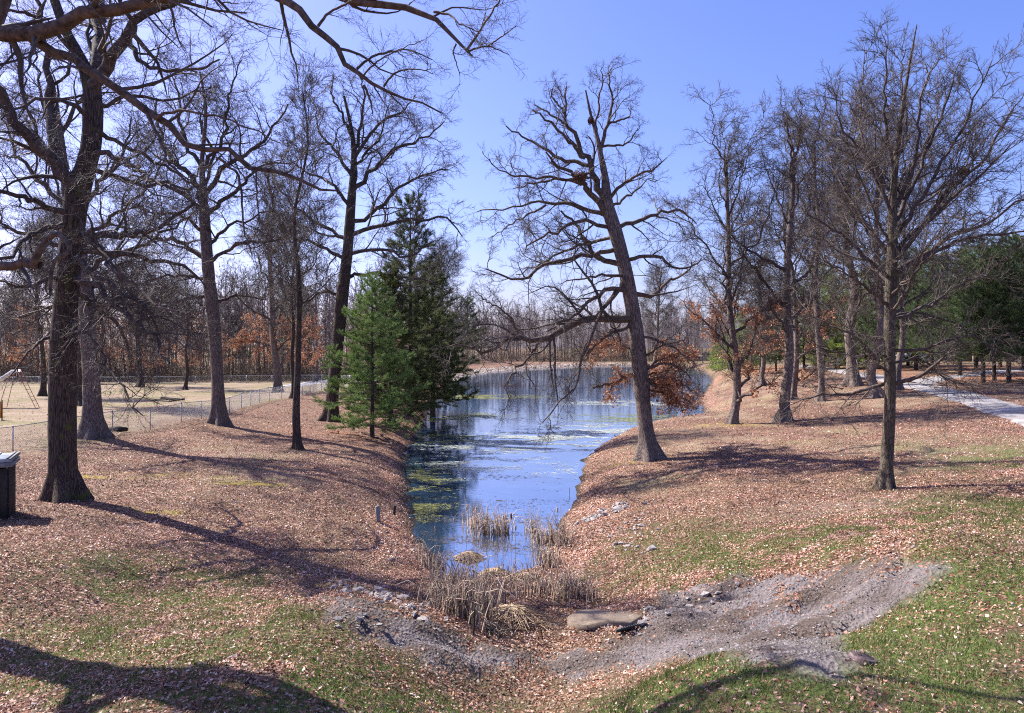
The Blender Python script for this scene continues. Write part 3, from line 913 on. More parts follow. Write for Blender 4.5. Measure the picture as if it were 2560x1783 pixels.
stake(878, 1330 - 60, .55, .014, (.1, .35), 'thin dark leaning stick on the leafy left bank', M['wood_dark'], 'stick')
stake(1216, 1440, .35, .014, (.1, -.2), 'short thin stick in the leaves below the reeds', M['wood_dark'], 'stick')
stake(915, 1352, .5, .013, (.2, .45), 'thin dark stick leaning above the left rubble', M['wood_dark'], 'stick')
stake(1276, 1118, .5, .014, (-.1, .1), 'thin dark stick standing in the water near the right bank', M['wood_dark'], 'stick')

# ------------------------------------------------------------------ cattails and reeds
def reed_clump(px, py, n, h, spread, lean, label, group=None, dens=1.0, name='reed_clump'):
    p = on_ground(px * K, py * K)
    p[2] = max(p[2], -0.05)
    n = int(n)
    k = 5
    base = rng.normal(size=(n, 2)) * spread
    hh = h * rng.uniform(.45, 1.15, n)
    az = rng.uniform(0, 6.28, n); le = rng.uniform(.02, .30, n)
    fold = rng.random(n) < .65
    P = np.zeros((n, k, 3))
    pos = np.column_stack([base, np.zeros(n) - .03])
    P[:, 0] = pos
    ang = le
    for j in range(1, k):
        step = hh / (k - 1)
        if j >= 3: ang = np.where(fold, ang + rng.uniform(.5, 1.3, n), ang + .12)
        d = np.column_stack([np.cos(az) * np.sin(ang), np.sin(az) * np.sin(ang), np.cos(ang)]) + A(lean, 0, 0)
        pos = pos + d * step[:, None]
        P[:, j] = pos
    w = 0.017 * (1 - np.linspace(0, .8, k))[None] * rng.uniform(.7, 1.4, (n, 1))
    V, Q = tube_batch(P, w, 3)
    C = A(0.52, 0.40, 0.30) * rng.uniform(.35, 1.25, (n, 1)) * (1 + rng.normal(size=(n, 3)) * .04)
    o = np_mesh(name, V, [Q], M['reed'], attrs={'col': ('FLOAT_COLOR', np.repeat(np.clip(C, .02, .8), k * 3, 0))})
    o.location = tuple(p)
    tag(o, label, 'reeds', group)
RC = [(958, 1270, 30, .9, .12, 0, 'thin brown reed clump at the left corner of the pond tip'),
      (985, 1290, 26, .8, .12, .05, 'small reed clump left of the straw mound'),
      (1062, 1215, 34, .95, .16, .05, 'bent reed clump standing in the water above the straw mound'),
      (1080, 1230, 40, 1.0, .18, .0, 'upright pale reeds in the water, left of the middle'),
      (1100, 1235, 40, 1.0, .16, -.03, 'dense pale reeds in the water left of the tall dark cattail'),
      (1128, 1225, 40, 1.0, .15, .03, 'pale reeds wrapped around the tall dark cattail'),
      (1192, 1215, 30, .95, .12, .05, 'narrow reed clump in the water towards the right bank'),
      (1210, 1225, 40, 1.0, .14, -.05, 'leaning pale reeds in the water near the right bank'),
      (1245, 1215, 44, 1.05, .15, .03, 'tall pale reeds at the right edge of the pond tip'),
      (1262, 1225, 34, .9, .15, .0, 'reeds with a drooping edge on the right bank'),
      (1235, 1270, 44, .8, .2, -.05, 'tangled reeds behind the straw at the right of the tip'),
      (1260, 1335, 60, .95, .28, .08, 'wide brown reed clump on the bank right of the tip'),
      (1290, 1340, 50, .85, .25, .0, 'outermost brown reed clump on the right, thin and low'),
      (1010, 1370, 90, 1.05, .26, .0, 'large folded reed clump at the left front'),
      (1045, 1385, 100, 1.1, .28, .05, 'largest folded reed clump in front of the pond tip'),
      (1080, 1375, 90, 1.0, .24, -.05, 'folded reed clump right of the largest one'),
      (1000, 1335, 50, .9, .25, .1, 'leaning reed clump behind the large front ones'),
      (1040, 1315, 50, .8, .3, 0, 'low reed clump between the straw mound and the front reeds'),
      (1190, 1330, 40, .6, .3, 0, 'low straw coloured reed tuft in the middle of the gully'),
      (1150, 1300, 50, .55, .35, 0, 'short reed tuft at the edge of the water in the middle')]
for r in RC: reed_clump(r[0], r[1], r[2] * 1.15, r[3] * 1.2, r[4] * 1.2, *r[5:])
def straw_mound(px, py, n, s, label):
    p = on_ground(px * K, py * K); p[2] = max(p[2], 0)
    P = np.zeros((n, 4, 3))
    a = rng.uniform(0, 6.28, n); r = np.abs(rng.normal(size=n)) * .45 * s
    top = .32 * s * np.exp(-(r / (.5 * s)) ** 2)
    c = np.column_stack([r * np.cos(a), r * np.sin(a), top])
    a2 = a + rng.normal(size=n) * 1.3
    for j in range(4):
        t = j / 3 - .3
        P[:, j] = c + np.column_stack([np.cos(a2), np.sin(a2), -.35 * np.full(n, t * t + t * .5)]) * (t * .5 * s * rng.uniform(.7, 1.3, (n, 1)))
    V, Q = tube_batch(P, np.full((n, 4), .008), 3)
    C = A(0.52, 0.38, 0.24) * rng.uniform(.5, 1.3, (n, 1))
    o = np_mesh('straw_mound', V, [Q], M['reed'], attrs={'col': ('FLOAT_COLOR', np.repeat(C, 12, 0))})
    o.location = tuple(p)
    tag(o, label, 'straw', kind='stuff')
straw_mound(1052, 1283, 420, .62, 'rounded mound of straw at the left of the pond tip')
straw_mound(1110, 1292, 380, .7, 'flattened pale straw in the middle of the pond tip')
straw_mound(1180, 1300, 300, .6, 'low straw mound right of the middle of the tip')
straw_mound(1090, 1410, 260, .45, 'low curved straw tuft in front of the large reeds')
straw_mound(1150, 1395, 300, 1.1, 'thin dry grass mat in the gully below the reeds')

def cattail(px, py, h, dark, label, lean=0.0):
    p = on_ground(px * K, py * K); p[2] = max(p[2], -.03)
    root = empty('cattail', p)
    tag(root, label, 'cattail')
    b = MB()
    pts = [(lean * t * t * h, 0, t * h - .05) for t in np.linspace(0, 1, 5)]
    b.tube(pts, [.009, .008, .007, .006, .005], 5); b.build('stalk', M['wood_old' if not dark else 'head'], root)
    e = np.array(pts[-1])
    b = MB()
    b.tube([e + A(0, 0, z) for z in (-.01, .01, .05, .10, .15, .18)], [.006, .022, .030, .029, .024, .005], 8); b.build('head', M['head_dark' if dark else 'head'], root)
    if not dark:
        b = MB(); b.tube([e + A(0, 0, .17), e + A(.01, 0, .26)], [.006, .002], 4); b.build('tip', M['head'], root)
for c in [(1146, 1290, 1.75, True, 'tallest cattail, with a dark brown head, in the middle of the pond tip'),
          (1156, 1285, 1.35, False, 'cattail with a pale head just right of the tallest one'),
          (1250, 1245, 1.45, False, 'cattail with a pale head at the right edge of the pond'),
          (1018, 1275, 1.25, False, 'cattail with a whitish head, second from the left'),
          (975, 1285, 1.3, False, 'cattail with a slim pale head, leftmost of the row'),
          (1068, 1240, 1.0, False, 'cattail with a small pale head above the bent reeds'),
          (1046, 1230, .9, False, 'cattail leaning left beside the bent reeds', ),
          (1128, 1250, .85, False, 'short cattail left of the tallest one')]:
    cattail(*c)

# ------------------------------------------------------------------ bare trees
def unlinked(name, V, faces, mat, attrs=None):
    o = np_mesh(name, V, faces, mat, attrs=attrs)
    COL.objects.unlink(o)
    return o
def twig_spray(seed, r0, crook, ang, up, nsub=8, nsub2=2.2):
    rg = np.random.default_rng(seed)
    n = 5; P = np.zeros((1, n, 3)); d = A(0, 0, 1)
    for j in range(1, n):
        d = norm(d + rg.normal(size=3) * crook); P[0, j] = P[0, j - 1] + d / (n - 1)
    R = np.linspace(r0, r0 * .5, n)[None]
    k = nsub
    t = np.linspace(.1, .97, k) + rg.uniform(-.04, .04, k); f = np.clip(t, 0, .999) * (n - 1); i = f.astype(int); fr = (f - i)[:, None]
    S = P[0, i] * (1 - fr) + P[0, i + 1] * fr; T = norm(P[0, i + 1] - P[0, i])
    az = np.arange(k) * 2.4 + rg.uniform(-.5, .5, k)
    sd = norm(np.cross(T, np.column_stack([np.cos(az), np.sin(az), np.zeros(k)])))
    def kids(S, T, sd, L, m, cr):
        D = norm(T * np.cos(ang) + sd * np.sin(ang)); C = np.zeros((len(S), m, 3)); C[:, 0] = S
        for j in range(1, m):
            D = norm(D + rg.normal(size=D.shape) * cr + T * up); C[:, j] = C[:, j - 1] + D * (L / (m - 1))[:, None]
        return C
    C1 = kids(S, T, sd, rg.uniform(.28, .62, k) * (1.15 - .5 * t), 4, crook)
    q = np.repeat(np.arange(k), 3); tt = np.tile([1, 2, 3], k)
    S2 = C1[q, tt] * .6 + C1[q, tt - 1] * .4; T2 = norm(C1[q, tt] - C1[q, tt - 1])
    sd2 = norm(np.cross(T2, rg.normal(size=T2.shape)))
    C2 = kids(S2, T2, sd2, rg.uniform(.10, .28, len(q)), 3, crook)
    Vs, Fs, o = [], [], 0
    for P_, r_, s_, tp_ in ((P, r0, 3, False), (C1, r0 * .7, 3, True), (C2, r0 * .5, 3, True)):
        V, Q = tube_batch(P_, np.broadcast_to(r_ * np.linspace(1, .6, P_.shape[1]), P_.shape[:2]), s_, tip=tp_)
        Vs.append(V); Fs.append(Q + o); o += len(V)
    return np.concatenate(Vs), [np.concatenate(Fs)]
def leaf_spray(seed):
    rg = np.random.default_rng(seed)
    n = 26; t = rg.random(n)
    c = np.column_stack([rg.normal(size=n) * .16, rg.normal(size=n) * .16, t])
    c += 0
    a = norm(rg.normal(size=(n, 3)) + A(.3, 0, .1)); b = norm(np.cross(a, rg.normal(size=(n, 3))))
    L = rg.uniform(.16, .26, (n, 1))
    V = np.stack([c, c + a * L * .5 + b * L * .34, c + a * L, c + a * L * .5 - b * L * .34 + np.cross(a, b) * L * .2], 1).reshape(-1, 3)
    C = np.repeat(RUST[rg.integers(0, 4, n)] * rg.uniform(.7, 1.3, (n, 1)), 4, 0)
    i = np.arange(n)[:, None] * 4
    P = np.array([[(0, 0, 0), (.03, .02, .5), (0, 0, 1)]]); Vt, Qt = tube_batch(P, np.array([[.012, .01, .006]]), 3)
    V = np.concatenate([V, Vt]); C = np.concatenate([C, np.tile(A(.1, .07, .06), (len(Vt), 1))])
    return V, [np.concatenate([i + np.array((0, 1, 2)), i + np.array((0, 2, 3))]), Qt + 4 * n], M['leaf_tree'], {'col': ('FLOAT_COLOR', C)}
RUST = np.array([(0.44, 0.20, 0.10), (0.52, 0.27, 0.15), (0.34, 0.14, 0.07), (0.58, 0.36, 0.23)])
SPRAYS['rust_src'] = [unlinked('leaf_spray', *leaf_spray(1100 + k)) for k in range(5)]
SPRAYS['oak_src'] = [unlinked('twig_spray', *twig_spray(1000 + k, .0125, .26, .85, .12), M['twig']) for k in range(5)]
SPRAYS['near_src'] = [unlinked('twig_spray', *twig_spray(1010 + k, .0082, .22, .75, .10), M['twig']) for k in range(5)]
SPRAYS['fan_src'] = [unlinked('twig_spray', *twig_spray(1020 + k, .013, .13, .6, .14, nsub=7), M['twig']) for k in range(5)]
def resample(P, n, smooth=True):
    P = np.asarray(P, float)
    if smooth and len(P) > 2:
        Q = [P[0]]
        for i in range(len(P) - 1):
            p0 = P[max(i - 1, 0)]; p1 = P[i]; p2 = P[i + 1]; p3 = P[min(i + 2, len(P) - 1)]
            for t in (.25, .5, .75, 1.0):
                Q.append(.5 * ((2 * p1) + (-p0 + p2) * t + (2 * p0 - 5 * p1 + 4 * p2 - p3) * t * t + (-p0 + 3 * p1 - 3 * p2 + p3) * t ** 3))
        P = np.array(Q)
    d = np.concatenate([[0], np.cumsum(np.linalg.norm(np.diff(P[:, :3], axis=0), axis=1))])
    s = np.linspace(0, d[-1], n)
    return np.column_stack([np.interp(s, d, P[:, k]) for k in range(P.shape[1])])

def grow(P, R, count, t0, t1, ang, angsd, lratio, rratio, crook, up, n, rmin, rg, flat=0.0, lmax=99.0, tip=False):
    """children branches for every branch in the batch; count is per metre of parent"""
    N, m, _ = P.shape
    seg = np.linalg.norm(np.diff(P, axis=1), axis=2)
    L = seg.sum(1)
    k = np.maximum(1, np.round(count * L ** .8 * rg.uniform(.75, 1.25, N))).astype(int)
    pid = np.repeat(np.arange(N), k)
    M_ = len(pid)
    order = np.arange(M_) - np.repeat(np.cumsum(k) - k, k)
    t = t0 + (t1 - t0) * (order + rg.uniform(0.1, .9, M_)) / k[pid]
    f = t * (m - 1); i = np.minimum(f.astype(int), m - 2); fr = (f - i)[:, None]
    S = P[pid, i] * (1 - fr) + P[pid, i + 1] * fr
    Tn = norm(P[pid, i + 1] - P[pid, i])
    rp = R[pid, i] * (1 - fr[:, 0]) + R[pid, i + 1] * fr[:, 0]
    rnd = norm(rg.normal(size=(M_, 3)) * A(1, 1, 1 - flat))
    side = norm(np.cross(Tn, rnd))
    side = side * np.sign(np.where(np.abs(side @ A(0, 0, 1)) < 1e-6, 1, 1))[:, None]
    a = np.clip(rg.normal(ang, angsd, M_), .2, 1.75)
    D = norm(Tn * np.cos(a)[:, None] + side * np.sin(a)[:, None] + A(0, 0, up * .6))
    Lc = np.minimum(L[pid] * lratio * (1.15 - .75 * t) * rg.uniform(.55, 1.35, M_), lmax)
    r0 = np.minimum(np.maximum(rp * rratio * rg.uniform(.7, 1.1, M_), rmin), np.maximum(rp * .9, rmin))
    C = np.empty((M_, n, 3)); C[:, 0] = S
    st = (Lc / (n - 1))[:, None]
    for j in range(1, n):
        D = norm(D + rg.normal(size=(M_, 3)) * crook + A(0, 0, up * .35))
        C[:, j] = C[:, j - 1] + D * st
    tt = np.linspace(0, 1, n)
    CR = np.maximum(r0[:, None] * (1 - .8 * tt)[None], rmin * (1 - .45 * tt)[None])
    return C, CR

def leaf_quads(P, per, size, rg, cols):
    """dry leaves hanging near the ends of twigs"""
    N = len(P)
    idx_ = rg.integers(0, N, int(N * per))
    t = rg.integers(1, P.shape[1], len(idx_))
    c = P[idx_, t] + rg.normal(size=(len(idx_), 3)) * .05
    n = len(c)
    a = norm(rg.normal(size=(n, 3)) + A(0, 0, -1.0)); b = norm(np.cross(a, rg.normal(size=(n, 3))))
    L = rg.uniform(.6, 1.2, (n, 1)) * size
    V = np.stack([c, c + a * L * .5 + b * L * .35, c + a * L, c + a * L * .5 - b * L * .35 + np.cross(a, b) * L * .2], 1).reshape(-1, 3)
    C = cols[rg.integers(0, len(cols), n)] * rg.uniform(.7, 1.3, (n, 1))
    i = np.arange(n)[:, None] * 4
    return V, np.concatenate([i + np.array((0, 1, 2)), i + np.array((0, 2, 3))]), np.repeat(C, 4, 0)

RUST = np.array([(0.34, 0.13, 0.07), (0.42, 0.19, 0.10), (0.26, 0.09, 0.05), (0.48, 0.26, 0.16)])

def trunk_mesh(P, R, origin, mat, root, sides=22, flare=0.95, rg=rng):
    """trunk with root flare; P world points"""
    P = P - origin; n = len(P)
    h = P[:, 2]
    a = np.arange(sides) * 2 * math.pi / sides
    R = R * (1 + flare * np.exp(-np.maximum(h, 0) / (.62 * R[0] + .05)))
    ph = rg.uniform(0, 6.28, 3)
    root_l = .34 * np.exp(-np.maximum(h, 0) / (1.2 * R[0] / (1 + flare) + .05))[:, None] * (np.cos(5 * a + ph[0]) + .5 * np.cos(3 * a + ph[1]))[None]
    lump = .04 * np.cos(2 * a[None] + ph[2] + h[:, None] * .8) + .02 * rg.normal(size=(n, 1)) + .012 * rg.normal(size=(n, sides)) - .02
    V, Q = tube_batch(P[None], R[None], sides, (1 + root_l + lump)[None])
    return np_mesh('trunk', V, [Q], mat, root, smooth=True)

def make_tree(label, base, trunkP, trunkR, limbs, seed, prm, name='bare_tree', cat='tree', group=None, bark='bark_grey', limbmat='limb', leaves=None, limb_parts=True, extra_trunk=0.0, twigmat='twig', sides=22):
    """limbs: list of (n,4) arrays x,y,z,r in world space"""
    rg = np.random.default_rng(seed)
    base = np.asarray(base, float)
    root = empty(name, base)
    tag(root, label, cat, group)
    trunk_mesh(trunkP, trunkR, base, M[bark], root, sides=sides, rg=rg)
    LP, LR = [], []
    for l in limbs:
        q = resample(l, 16)
        cr = prm.get('crook1', .035)
        Ln = np.linalg.norm(q[-1, :3] - q[0, :3])
        jit = rg.normal(size=(16, 3)) * Ln * cr * .35; jit[0] = 0
        q[:, :3] += jit - base
        LP.append(q[:, :3]); LR.append(q[:, 3])
    LP = np.array(LP); LR = np.array(LR)
    if limb_parts:
        for P1, R1 in zip(LP, LR):
            V, Q = tube_batch(P1[None], R1[None], 8 if R1[0] > .06 else 6)
            np_mesh('limb', V, [Q], M[limbmat], root, smooth=True)
    # level two and beyond
    rm = prm['rmin']
    P2, R2 = grow(LP, LR, prm['c2'], prm.get('t2', .12), .98, prm.get('a2', .85), .22, prm.get('l2', .42), .55, prm['crook'], prm['up'], 8, rm * 1.8, rg, flat=prm.get('flat', .3))
    P3, R3 = grow(P2, R2, prm['c3'], .12, 1.0, .8, .25, prm.get('l3', .45), .55, prm['crook'] * 1.1, prm['up'] * .8, 5, rm * 1.25, rg)
    parts = [(P2, R2, 5, False), (P3, R3, 4, False)]
    key = prm.get('spray')
    if key:
        T = P3
    else:
        P4, R4 = grow(P3, R3, prm['c4'], .12, 1.0, .75, .25, prm.get('l4', .5), .6, prm['crook'] * 1.2, prm['up'], 3, rm, rg, lmax=prm.get('lmax', 9))
        parts = [(P2, R2, 4, False), (P3, R3, 3, True), (P4, R4, 3, True)]
        T = P4
    if not limb_parts: parts.append((LP, LR, 6, False))
    Vs, Qs, o = [], [], 0
    for P_, R_, s_, tp_ in parts:
        V, Q = tube_batch(P_, R_, s_, tip=tp_)
        Vs.append(V); Qs.append(Q + o); o += len(V)
    Vc, Fc = np.concatenate(Vs), [np.concatenate(Qs)]
    if key:
        sp, sdv, ssz = [], [], []
        dn = prm.get('sdens', 1.0); s0 = prm.get('ssize', .8)
        for P_, k_, back in ((P3, prm.get('sp3', 2.2), True), (P2, prm.get('sp2', 2.0), True), (LP, prm.get('sp1', 2.5), True)):
            N_, m_, _ = P_.shape
            L_ = np.linalg.norm(np.diff(P_, axis=1), axis=2).sum(1)
            cnt = np.maximum(1, np.round(k_ * dn * np.clip(L_, .3, 6) ** .7 * rg.uniform(.6, 1.4, N_))).astype(int)
            pid = np.repeat(np.arange(N_), cnt); f = rg.uniform(.15, .999, len(pid)) * (m_ - 1)
            i_ = f.astype(int); fr = (f - i_)[:, None]
            T_ = norm(P_[pid, i_ + 1] - P_[pid, i_])
            sd_ = norm(np.cross(T_, rg.normal(size=T_.shape)))
            an = rg.uniform(.35, 1.15, len(pid))[:, None]
            sp.append(P_[pid, i_] * (1 - fr) + P_[pid, i_ + 1] * fr); sdv.append(T_ * np.cos(an) + sd_ * np.sin(an) + A(0, 0, prm['up'])); ssz.append(s0 * rg.uniform(.55, 1.3, len(pid)))
            # one at the very tip
            sp.append(P_[:, -1]); sdv.append(P_[:, -1] - P_[:, -2]); ssz.append(s0 * rg.uniform(.7, 1.3, N_))
        crown_object('crown', Vc, Fc, M[twigmat], root, np.concatenate(sp), np.concatenate(sdv), np.concatenate(ssz), key, rg)
    else:
        cr = np_mesh('crown', Vc, Fc, M[twigmat], root, smooth=True)
        cr['kind'] = 'stuff'
    if leaves is not None:
        zmin, zmax, per, size, xr = leaves
        sp, sdv = [], []
        for P_, k_ in ((LP, 3.0), (P2, 2.0), (P3, 1.2)):
            N_, m_, _ = P_.shape
            L_ = np.linalg.norm(np.diff(P_, axis=1), axis=2).sum(1)
            cnt = np.maximum(0, np.round(per * k_ * L_ * rg.uniform(.2, 1.4, N_))).astype(int)
            pid = np.repeat(np.arange(N_), cnt); f = rg.uniform(.25, .999, len(pid)) * (m_ - 1)
            i_ = f.astype(int); fr = (f - i_)[:, None]
            T_ = norm(P_[pid, i_ + 1] - P_[pid, i_]); c_ = P_[pid, i_] * (1 - fr) + P_[pid, i_ + 1] * fr
            lump = fbm(c_[:, 0] * .8 + c_[:, 2] * .5, c_[:, 1] * .8 - c_[:, 2] * .6, seed, 2)
            ok = (c_[:, 2] > zmin) & (c_[:, 2] < zmax) & (c_[:, 0] > xr[0]) & (c_[:, 0] < xr[1]) & (lump > .45)
            sp.append(c_[ok]); sdv.append((T_ * .6 + rg.normal(size=T_.shape) * .6 + A(0, 0, -.1))[ok])
        sp, sdv = np.concatenate(sp), np.concatenate(sdv)
        if len(sp) > 3:
            crown_object('leaves', sp[:3], [np.array([[0, 1, 2]])], M['leaf_tree'], root, sp, sdv, size * rg.uniform(.6, 1.3, len(sp)), 'rust', rg)
    return root

def traced(label, D, trunk_px, limbs_px, seed, prm, ztrunk=None, **kw):
    """trunk_px: (px,py,r_px); limbs_px: (points, r0_px, r1_px, depth drift)"""
    rg = np.random.default_rng(seed + 500)
    tp = []
    for t in trunk_px:
        w = W(t[0], t[1], D); tp.append((*w, t[2] / F * D))
    tp = np.array(tp)
    g = gz(tp[0, 0], tp[0, 1])
    base = A(tp[0, 0], tp[0, 1], g)
    below = tp[0].copy(); below[2] = min(g, below[2]) - .35
    tp = np.vstack([below, tp])
    q = resample(tp, 30)
    limbs = []
    for l in limbs_px:
        pts, r0, r1, dd = l
        k = len(pts); arr = []
        wig = np.cumsum(rg.normal(size=k)) * .25
        for j, p in enumerate(pts):
            s = j / (k - 1)
            Dj = D + dd * s + wig[j] * s
            w = W(p[0], p[1], Dj)
            arr.append((*w, (r0 * (1 - s) + r1 * s) / F * D))
        limbs.append(np.array(arr))
    return make_tree(label, base, q[:, :3], q[:, 3], limbs, seed, prm, **kw)

def auto_limbs(tp, n, t0, spread, seed, env, up_low=1.35, up_top=.35, r_frac=.42, crook=.16, rise=.10, rmin=.012, lead=3):
    """limbs around a trunk. tp (m,4). env(t)-> length; angle from the trunk goes from up_low to up_top"""
    rg = np.random.default_rng(seed)
    m = len(tp); out = []
    az = rg.uniform(0, 6.28)
    for i in range(n):
        s = t0 + (1 - t0) * (i + rg.uniform(.1, .9)) / n
        s = min(s, .995)
        f = s * (m - 1); k = min(int(f), m - 2); fr = f - k
        p = tp[k] * (1 - fr) + tp[k + 1] * fr
        u = (s - t0) / (1 - t0)
        a = (up_low * (1 - u) + up_top * u) * rg.uniform(.85, 1.15)
        if i >= n - lead: a = rg.uniform(.15, .4)
        az += 2.4 + rg.normal() * .4
        T = norm(tp[min(k + 1, m - 1), :3] - tp[k, :3])
        d = norm(A(math.cos(az) * math.sin(a), math.sin(az) * math.sin(a), math.cos(a)) + T * .12)
        L = env(u) * spread * rg.uniform(.75, 1.15)
        r = min(p[3] * r_frac * rg.uniform(.8, 1.15), p[3] * .85)
        if i >= n - lead: r = p[3] * .7
        pts = [A(*p[:3], r)]
        q = p[:3].copy()
        for j in range(7):
            d = norm(d + rg.normal(size=3) * crook + A(0, 0, rise))
            q = q + d * L / 7
            pts.append(A(*q, max(r * (1 - .85 * (j + 1) / 7), rmin)))
        out.append(np.array(pts))
    return out

def auto_tree(label, D, basepx, toppx, rpx, topz, seed, prm, n=14, t0=.35, spread=5.0, lean=0.0, env=None, up_low=1.3, up_top=.4, curve=None, tip=.3, limbkw=None, **kw):
    """basepx (px,py) of the foot; toppx x of the trunk top; topz height of the last trunk point"""
    p = on_ground(*basepx) if D is None else W(basepx[0], basepx[1], D)
    D = p[1]; g = gz(p[0], p[1])
    x1 = (toppx[0] - CX) / F * D
    zt = H - (toppx[1] - CY) / F * D
    hh = zt - g
    pts = []
    rg = np.random.default_rng(seed + 900)
    r = rpx / F * D
    for s in (-.02, 0, .1, .25, .45, .65, .85, 1.0):
        bend = rg.normal() * .012 * hh * (0 < s < 1)
        pts.append((p[0] + (x1 - p[0]) * max(s, 0) + bend, D + rg.normal() * .01 * hh * (0 < s < 1), g + hh * s, r * (1 - (1 - tip) * max(s, 0) ** .9)))
    tp = resample(np.array(pts), 30)
    env = env or (lambda u: .65 + .9 * u * (1 - u) * 1.6)
    limbs = auto_limbs(tp, n, t0, spread, seed, env, up_low, up_top, **(limbkw or {}))
    return make_tree(label, A(p[0], D, g), tp[:, :3], tp[:, 3], limbs, seed, prm, **kw)

OAK = dict(c2=1.9, c3=2.3, crook=.24, up=.10, rmin=.014, l2=.45, spray='oak', ssize=0.85, sdens=0.61)
OAK_N = dict(c2=1.7, c3=2.4, c4=3.4, c5=1.2, crook=.24, up=.08, rmin=.007, l2=.40, lmax=.9)
OAK_FAR = dict(c2=1.7, c3=2.1, crook=.24, up=.10, rmin=.018, l2=.45, spray='oak', ssize=1.2, sdens=0.43)
OAK_R = dict(c2=1.6, c3=1.9, crook=.24, up=.10, rmin=.016, l2=.45, spray='oak', ssize=0.95, sdens=0.40)

# --- centre oak leaning over the water
ctrunk = [(1622, 1150, 24), (1611, 1045, 20), (1602, 948, 19.5), (1590, 831, 19), (1575, 735, 18.5), (1559, 657, 18), (1542, 591, 17.5), (1527, 544, 16.5), (1517, 502, 14), (1513, 445, 9), (1502, 389, 7), (1493, 341, 5.5), (1479, 296, 4), (1464, 226, 2)]
climbs = [
    ([(1519, 510), (1492, 454), (1478, 412), (1462, 375), (1431, 330), (1417, 296), (1413, 218)], 10, 2.2, 1.0),
    ([(1502, 389), (1514, 330), (1528, 277), (1533, 243), (1524, 198), (1533, 170)], 5, 1.2, -.6),
    ([(1491, 330), (1492, 308), (1499, 243), (1506, 192), (1503, 164)], 3.4, 1, .6),
    ([(1476, 414), (1412, 400), (1364, 372), (1319, 347), (1267, 319)], 5.5, 1.6, 1.5),
    ([(1462, 395), (1426, 358), (1381, 310), (1330, 274)], 5, 1.8, -1.5),
    ([(1417, 313), (1384, 291), (1336, 261)], 3.5, 1.3, .5),
    ([(1415, 291), (1395, 260), (1378, 240), (1381, 223)], 3, 1.2, .3),
    ([(1524, 544), (1476, 482), (1454, 451), (1434, 437), (1389, 409), (1367, 381)], 8.5, 2, -2.0),
    ([(1454, 462), (1389, 445), (1319, 441), (1263, 438), (1220, 400)], 4.2, 1, -2.5),
    ([(1440, 448), (1370, 451), (1319, 462), (1282, 476)], 4, 1, .5),
    ([(1520, 541), (1431, 513), (1370, 507), (1291, 519), (1189, 533)], 6, 1.3, 1.5),
    ([(1364, 513), (1296, 550), (1229, 592)], 3.2, 1, 1.5),
    ([(1526, 569), (1460, 555), (1403, 575), (1347, 600), (1310, 625)], 5.5, 1.4, -2.5),
    ([(1538, 591), (1460, 610), (1371, 649), (1290, 690)], 5, 1.2, 2.5),
    ([(1548, 622), (1460, 641), (1371, 657), (1297, 694), (1239, 680), (1214, 676)], 6, 1.2, -1.5),
    ([(1555, 665), (1487, 638), (1460, 591), (1437, 560), (1405, 530)], 7.5, 2.5, 3.0),
    ([(1563, 690), (1500, 690), (1402, 709)], 4.5, 1, -3),
    ([(1573, 727), (1511, 731), (1429, 789), (1370, 830)], 7, 1.6, -2.5),
    ([(1583, 796), (1520, 800), (1421, 814), (1390, 843), (1355, 851), (1317, 843), (1259, 847), (1224, 890), (1173, 870), (1110, 850)], 10.5, 1.8, -3.5),
    ([(1300, 843), (1280, 800), (1240, 770), (1200, 740)], 3.5, 1.0, -2.0),
    ([(1355, 851), (1321, 894), (1278, 940), (1262, 967), (1270, 1006)], 4, 1, -3.5),
    ([(1556, 700), (1522, 754), (1483, 831), (1456, 890), (1437, 948), (1435, 972), (1383, 1022), (1352, 1049)], 5, 1, -4.5),
    ([(1597, 930), (1538, 956), (1487, 967)], 5, 3, -1.5),
    ([(1585, 812), (1511, 843), (1460, 893)], 5, 1.2, -2),
    ([(1528, 520), (1586, 479), (1628, 443)], 4, 1, 2),
    ([(1521, 500), (1572, 448), (1628, 426), (1668, 395)], 5, 1, -1.5),
    ([(1535, 567), (1583, 558), (1657, 527), (1701, 524), (1740, 560)], 6.5, 1.3, 1.5),
    ([(1555, 649), (1635, 641), (1701, 672), (1750, 653)], 5.5, 1.2, -2.5),
    ([(1575, 735), (1635, 740), (1666, 711), (1712, 680), (1760, 640)], 6.5, 1.3, 2.5),
    ([(1600, 925), (1674, 909), (1730, 950)], 4.5, 1.2, -1.5),
    ([(1604, 948), (1674, 983), (1725, 1006)], 4.5, 1.2, -1.0),
    ([(1602, 935), (1660, 895), (1740, 885)], 4, 1.2, 1.5),
    ([(1606, 955), (1680, 945), (1742, 985)], 4, 1.2, -2.5),
    ([(1603, 940), (1650, 930), (1700, 920)], 3.5, 1.2, 2.5),
    ([(1608, 970), (1660, 985), (1700, 1010)], 3, 1.2, .5),
    ([(1590, 840), (1640, 850), (1700, 880), (1745, 915)], 3.5, 1.2, -1.5),
    ([(1604, 945), (1670, 965), (1735, 1000)], 3.5, 1.2, 3.0),
    ([(1600, 905), (1650, 865), (1712, 850)], 3.5, 1.2, -1.0),
    ([(1597, 880), (1540, 862), (1480, 875)], 3.5, 1.2, 1.0),
    ([(1522, 308), (1572, 293), (1572, 271)], 3, 1, .5),
    ([(1505, 367), (1567, 358), (1595, 319)], 3.5, 1, -.5),
    ([(1580, 760), (1560, 800), (1500, 850), (1480, 900)], 3.5, 1, 3.5)]
CD = 38.6
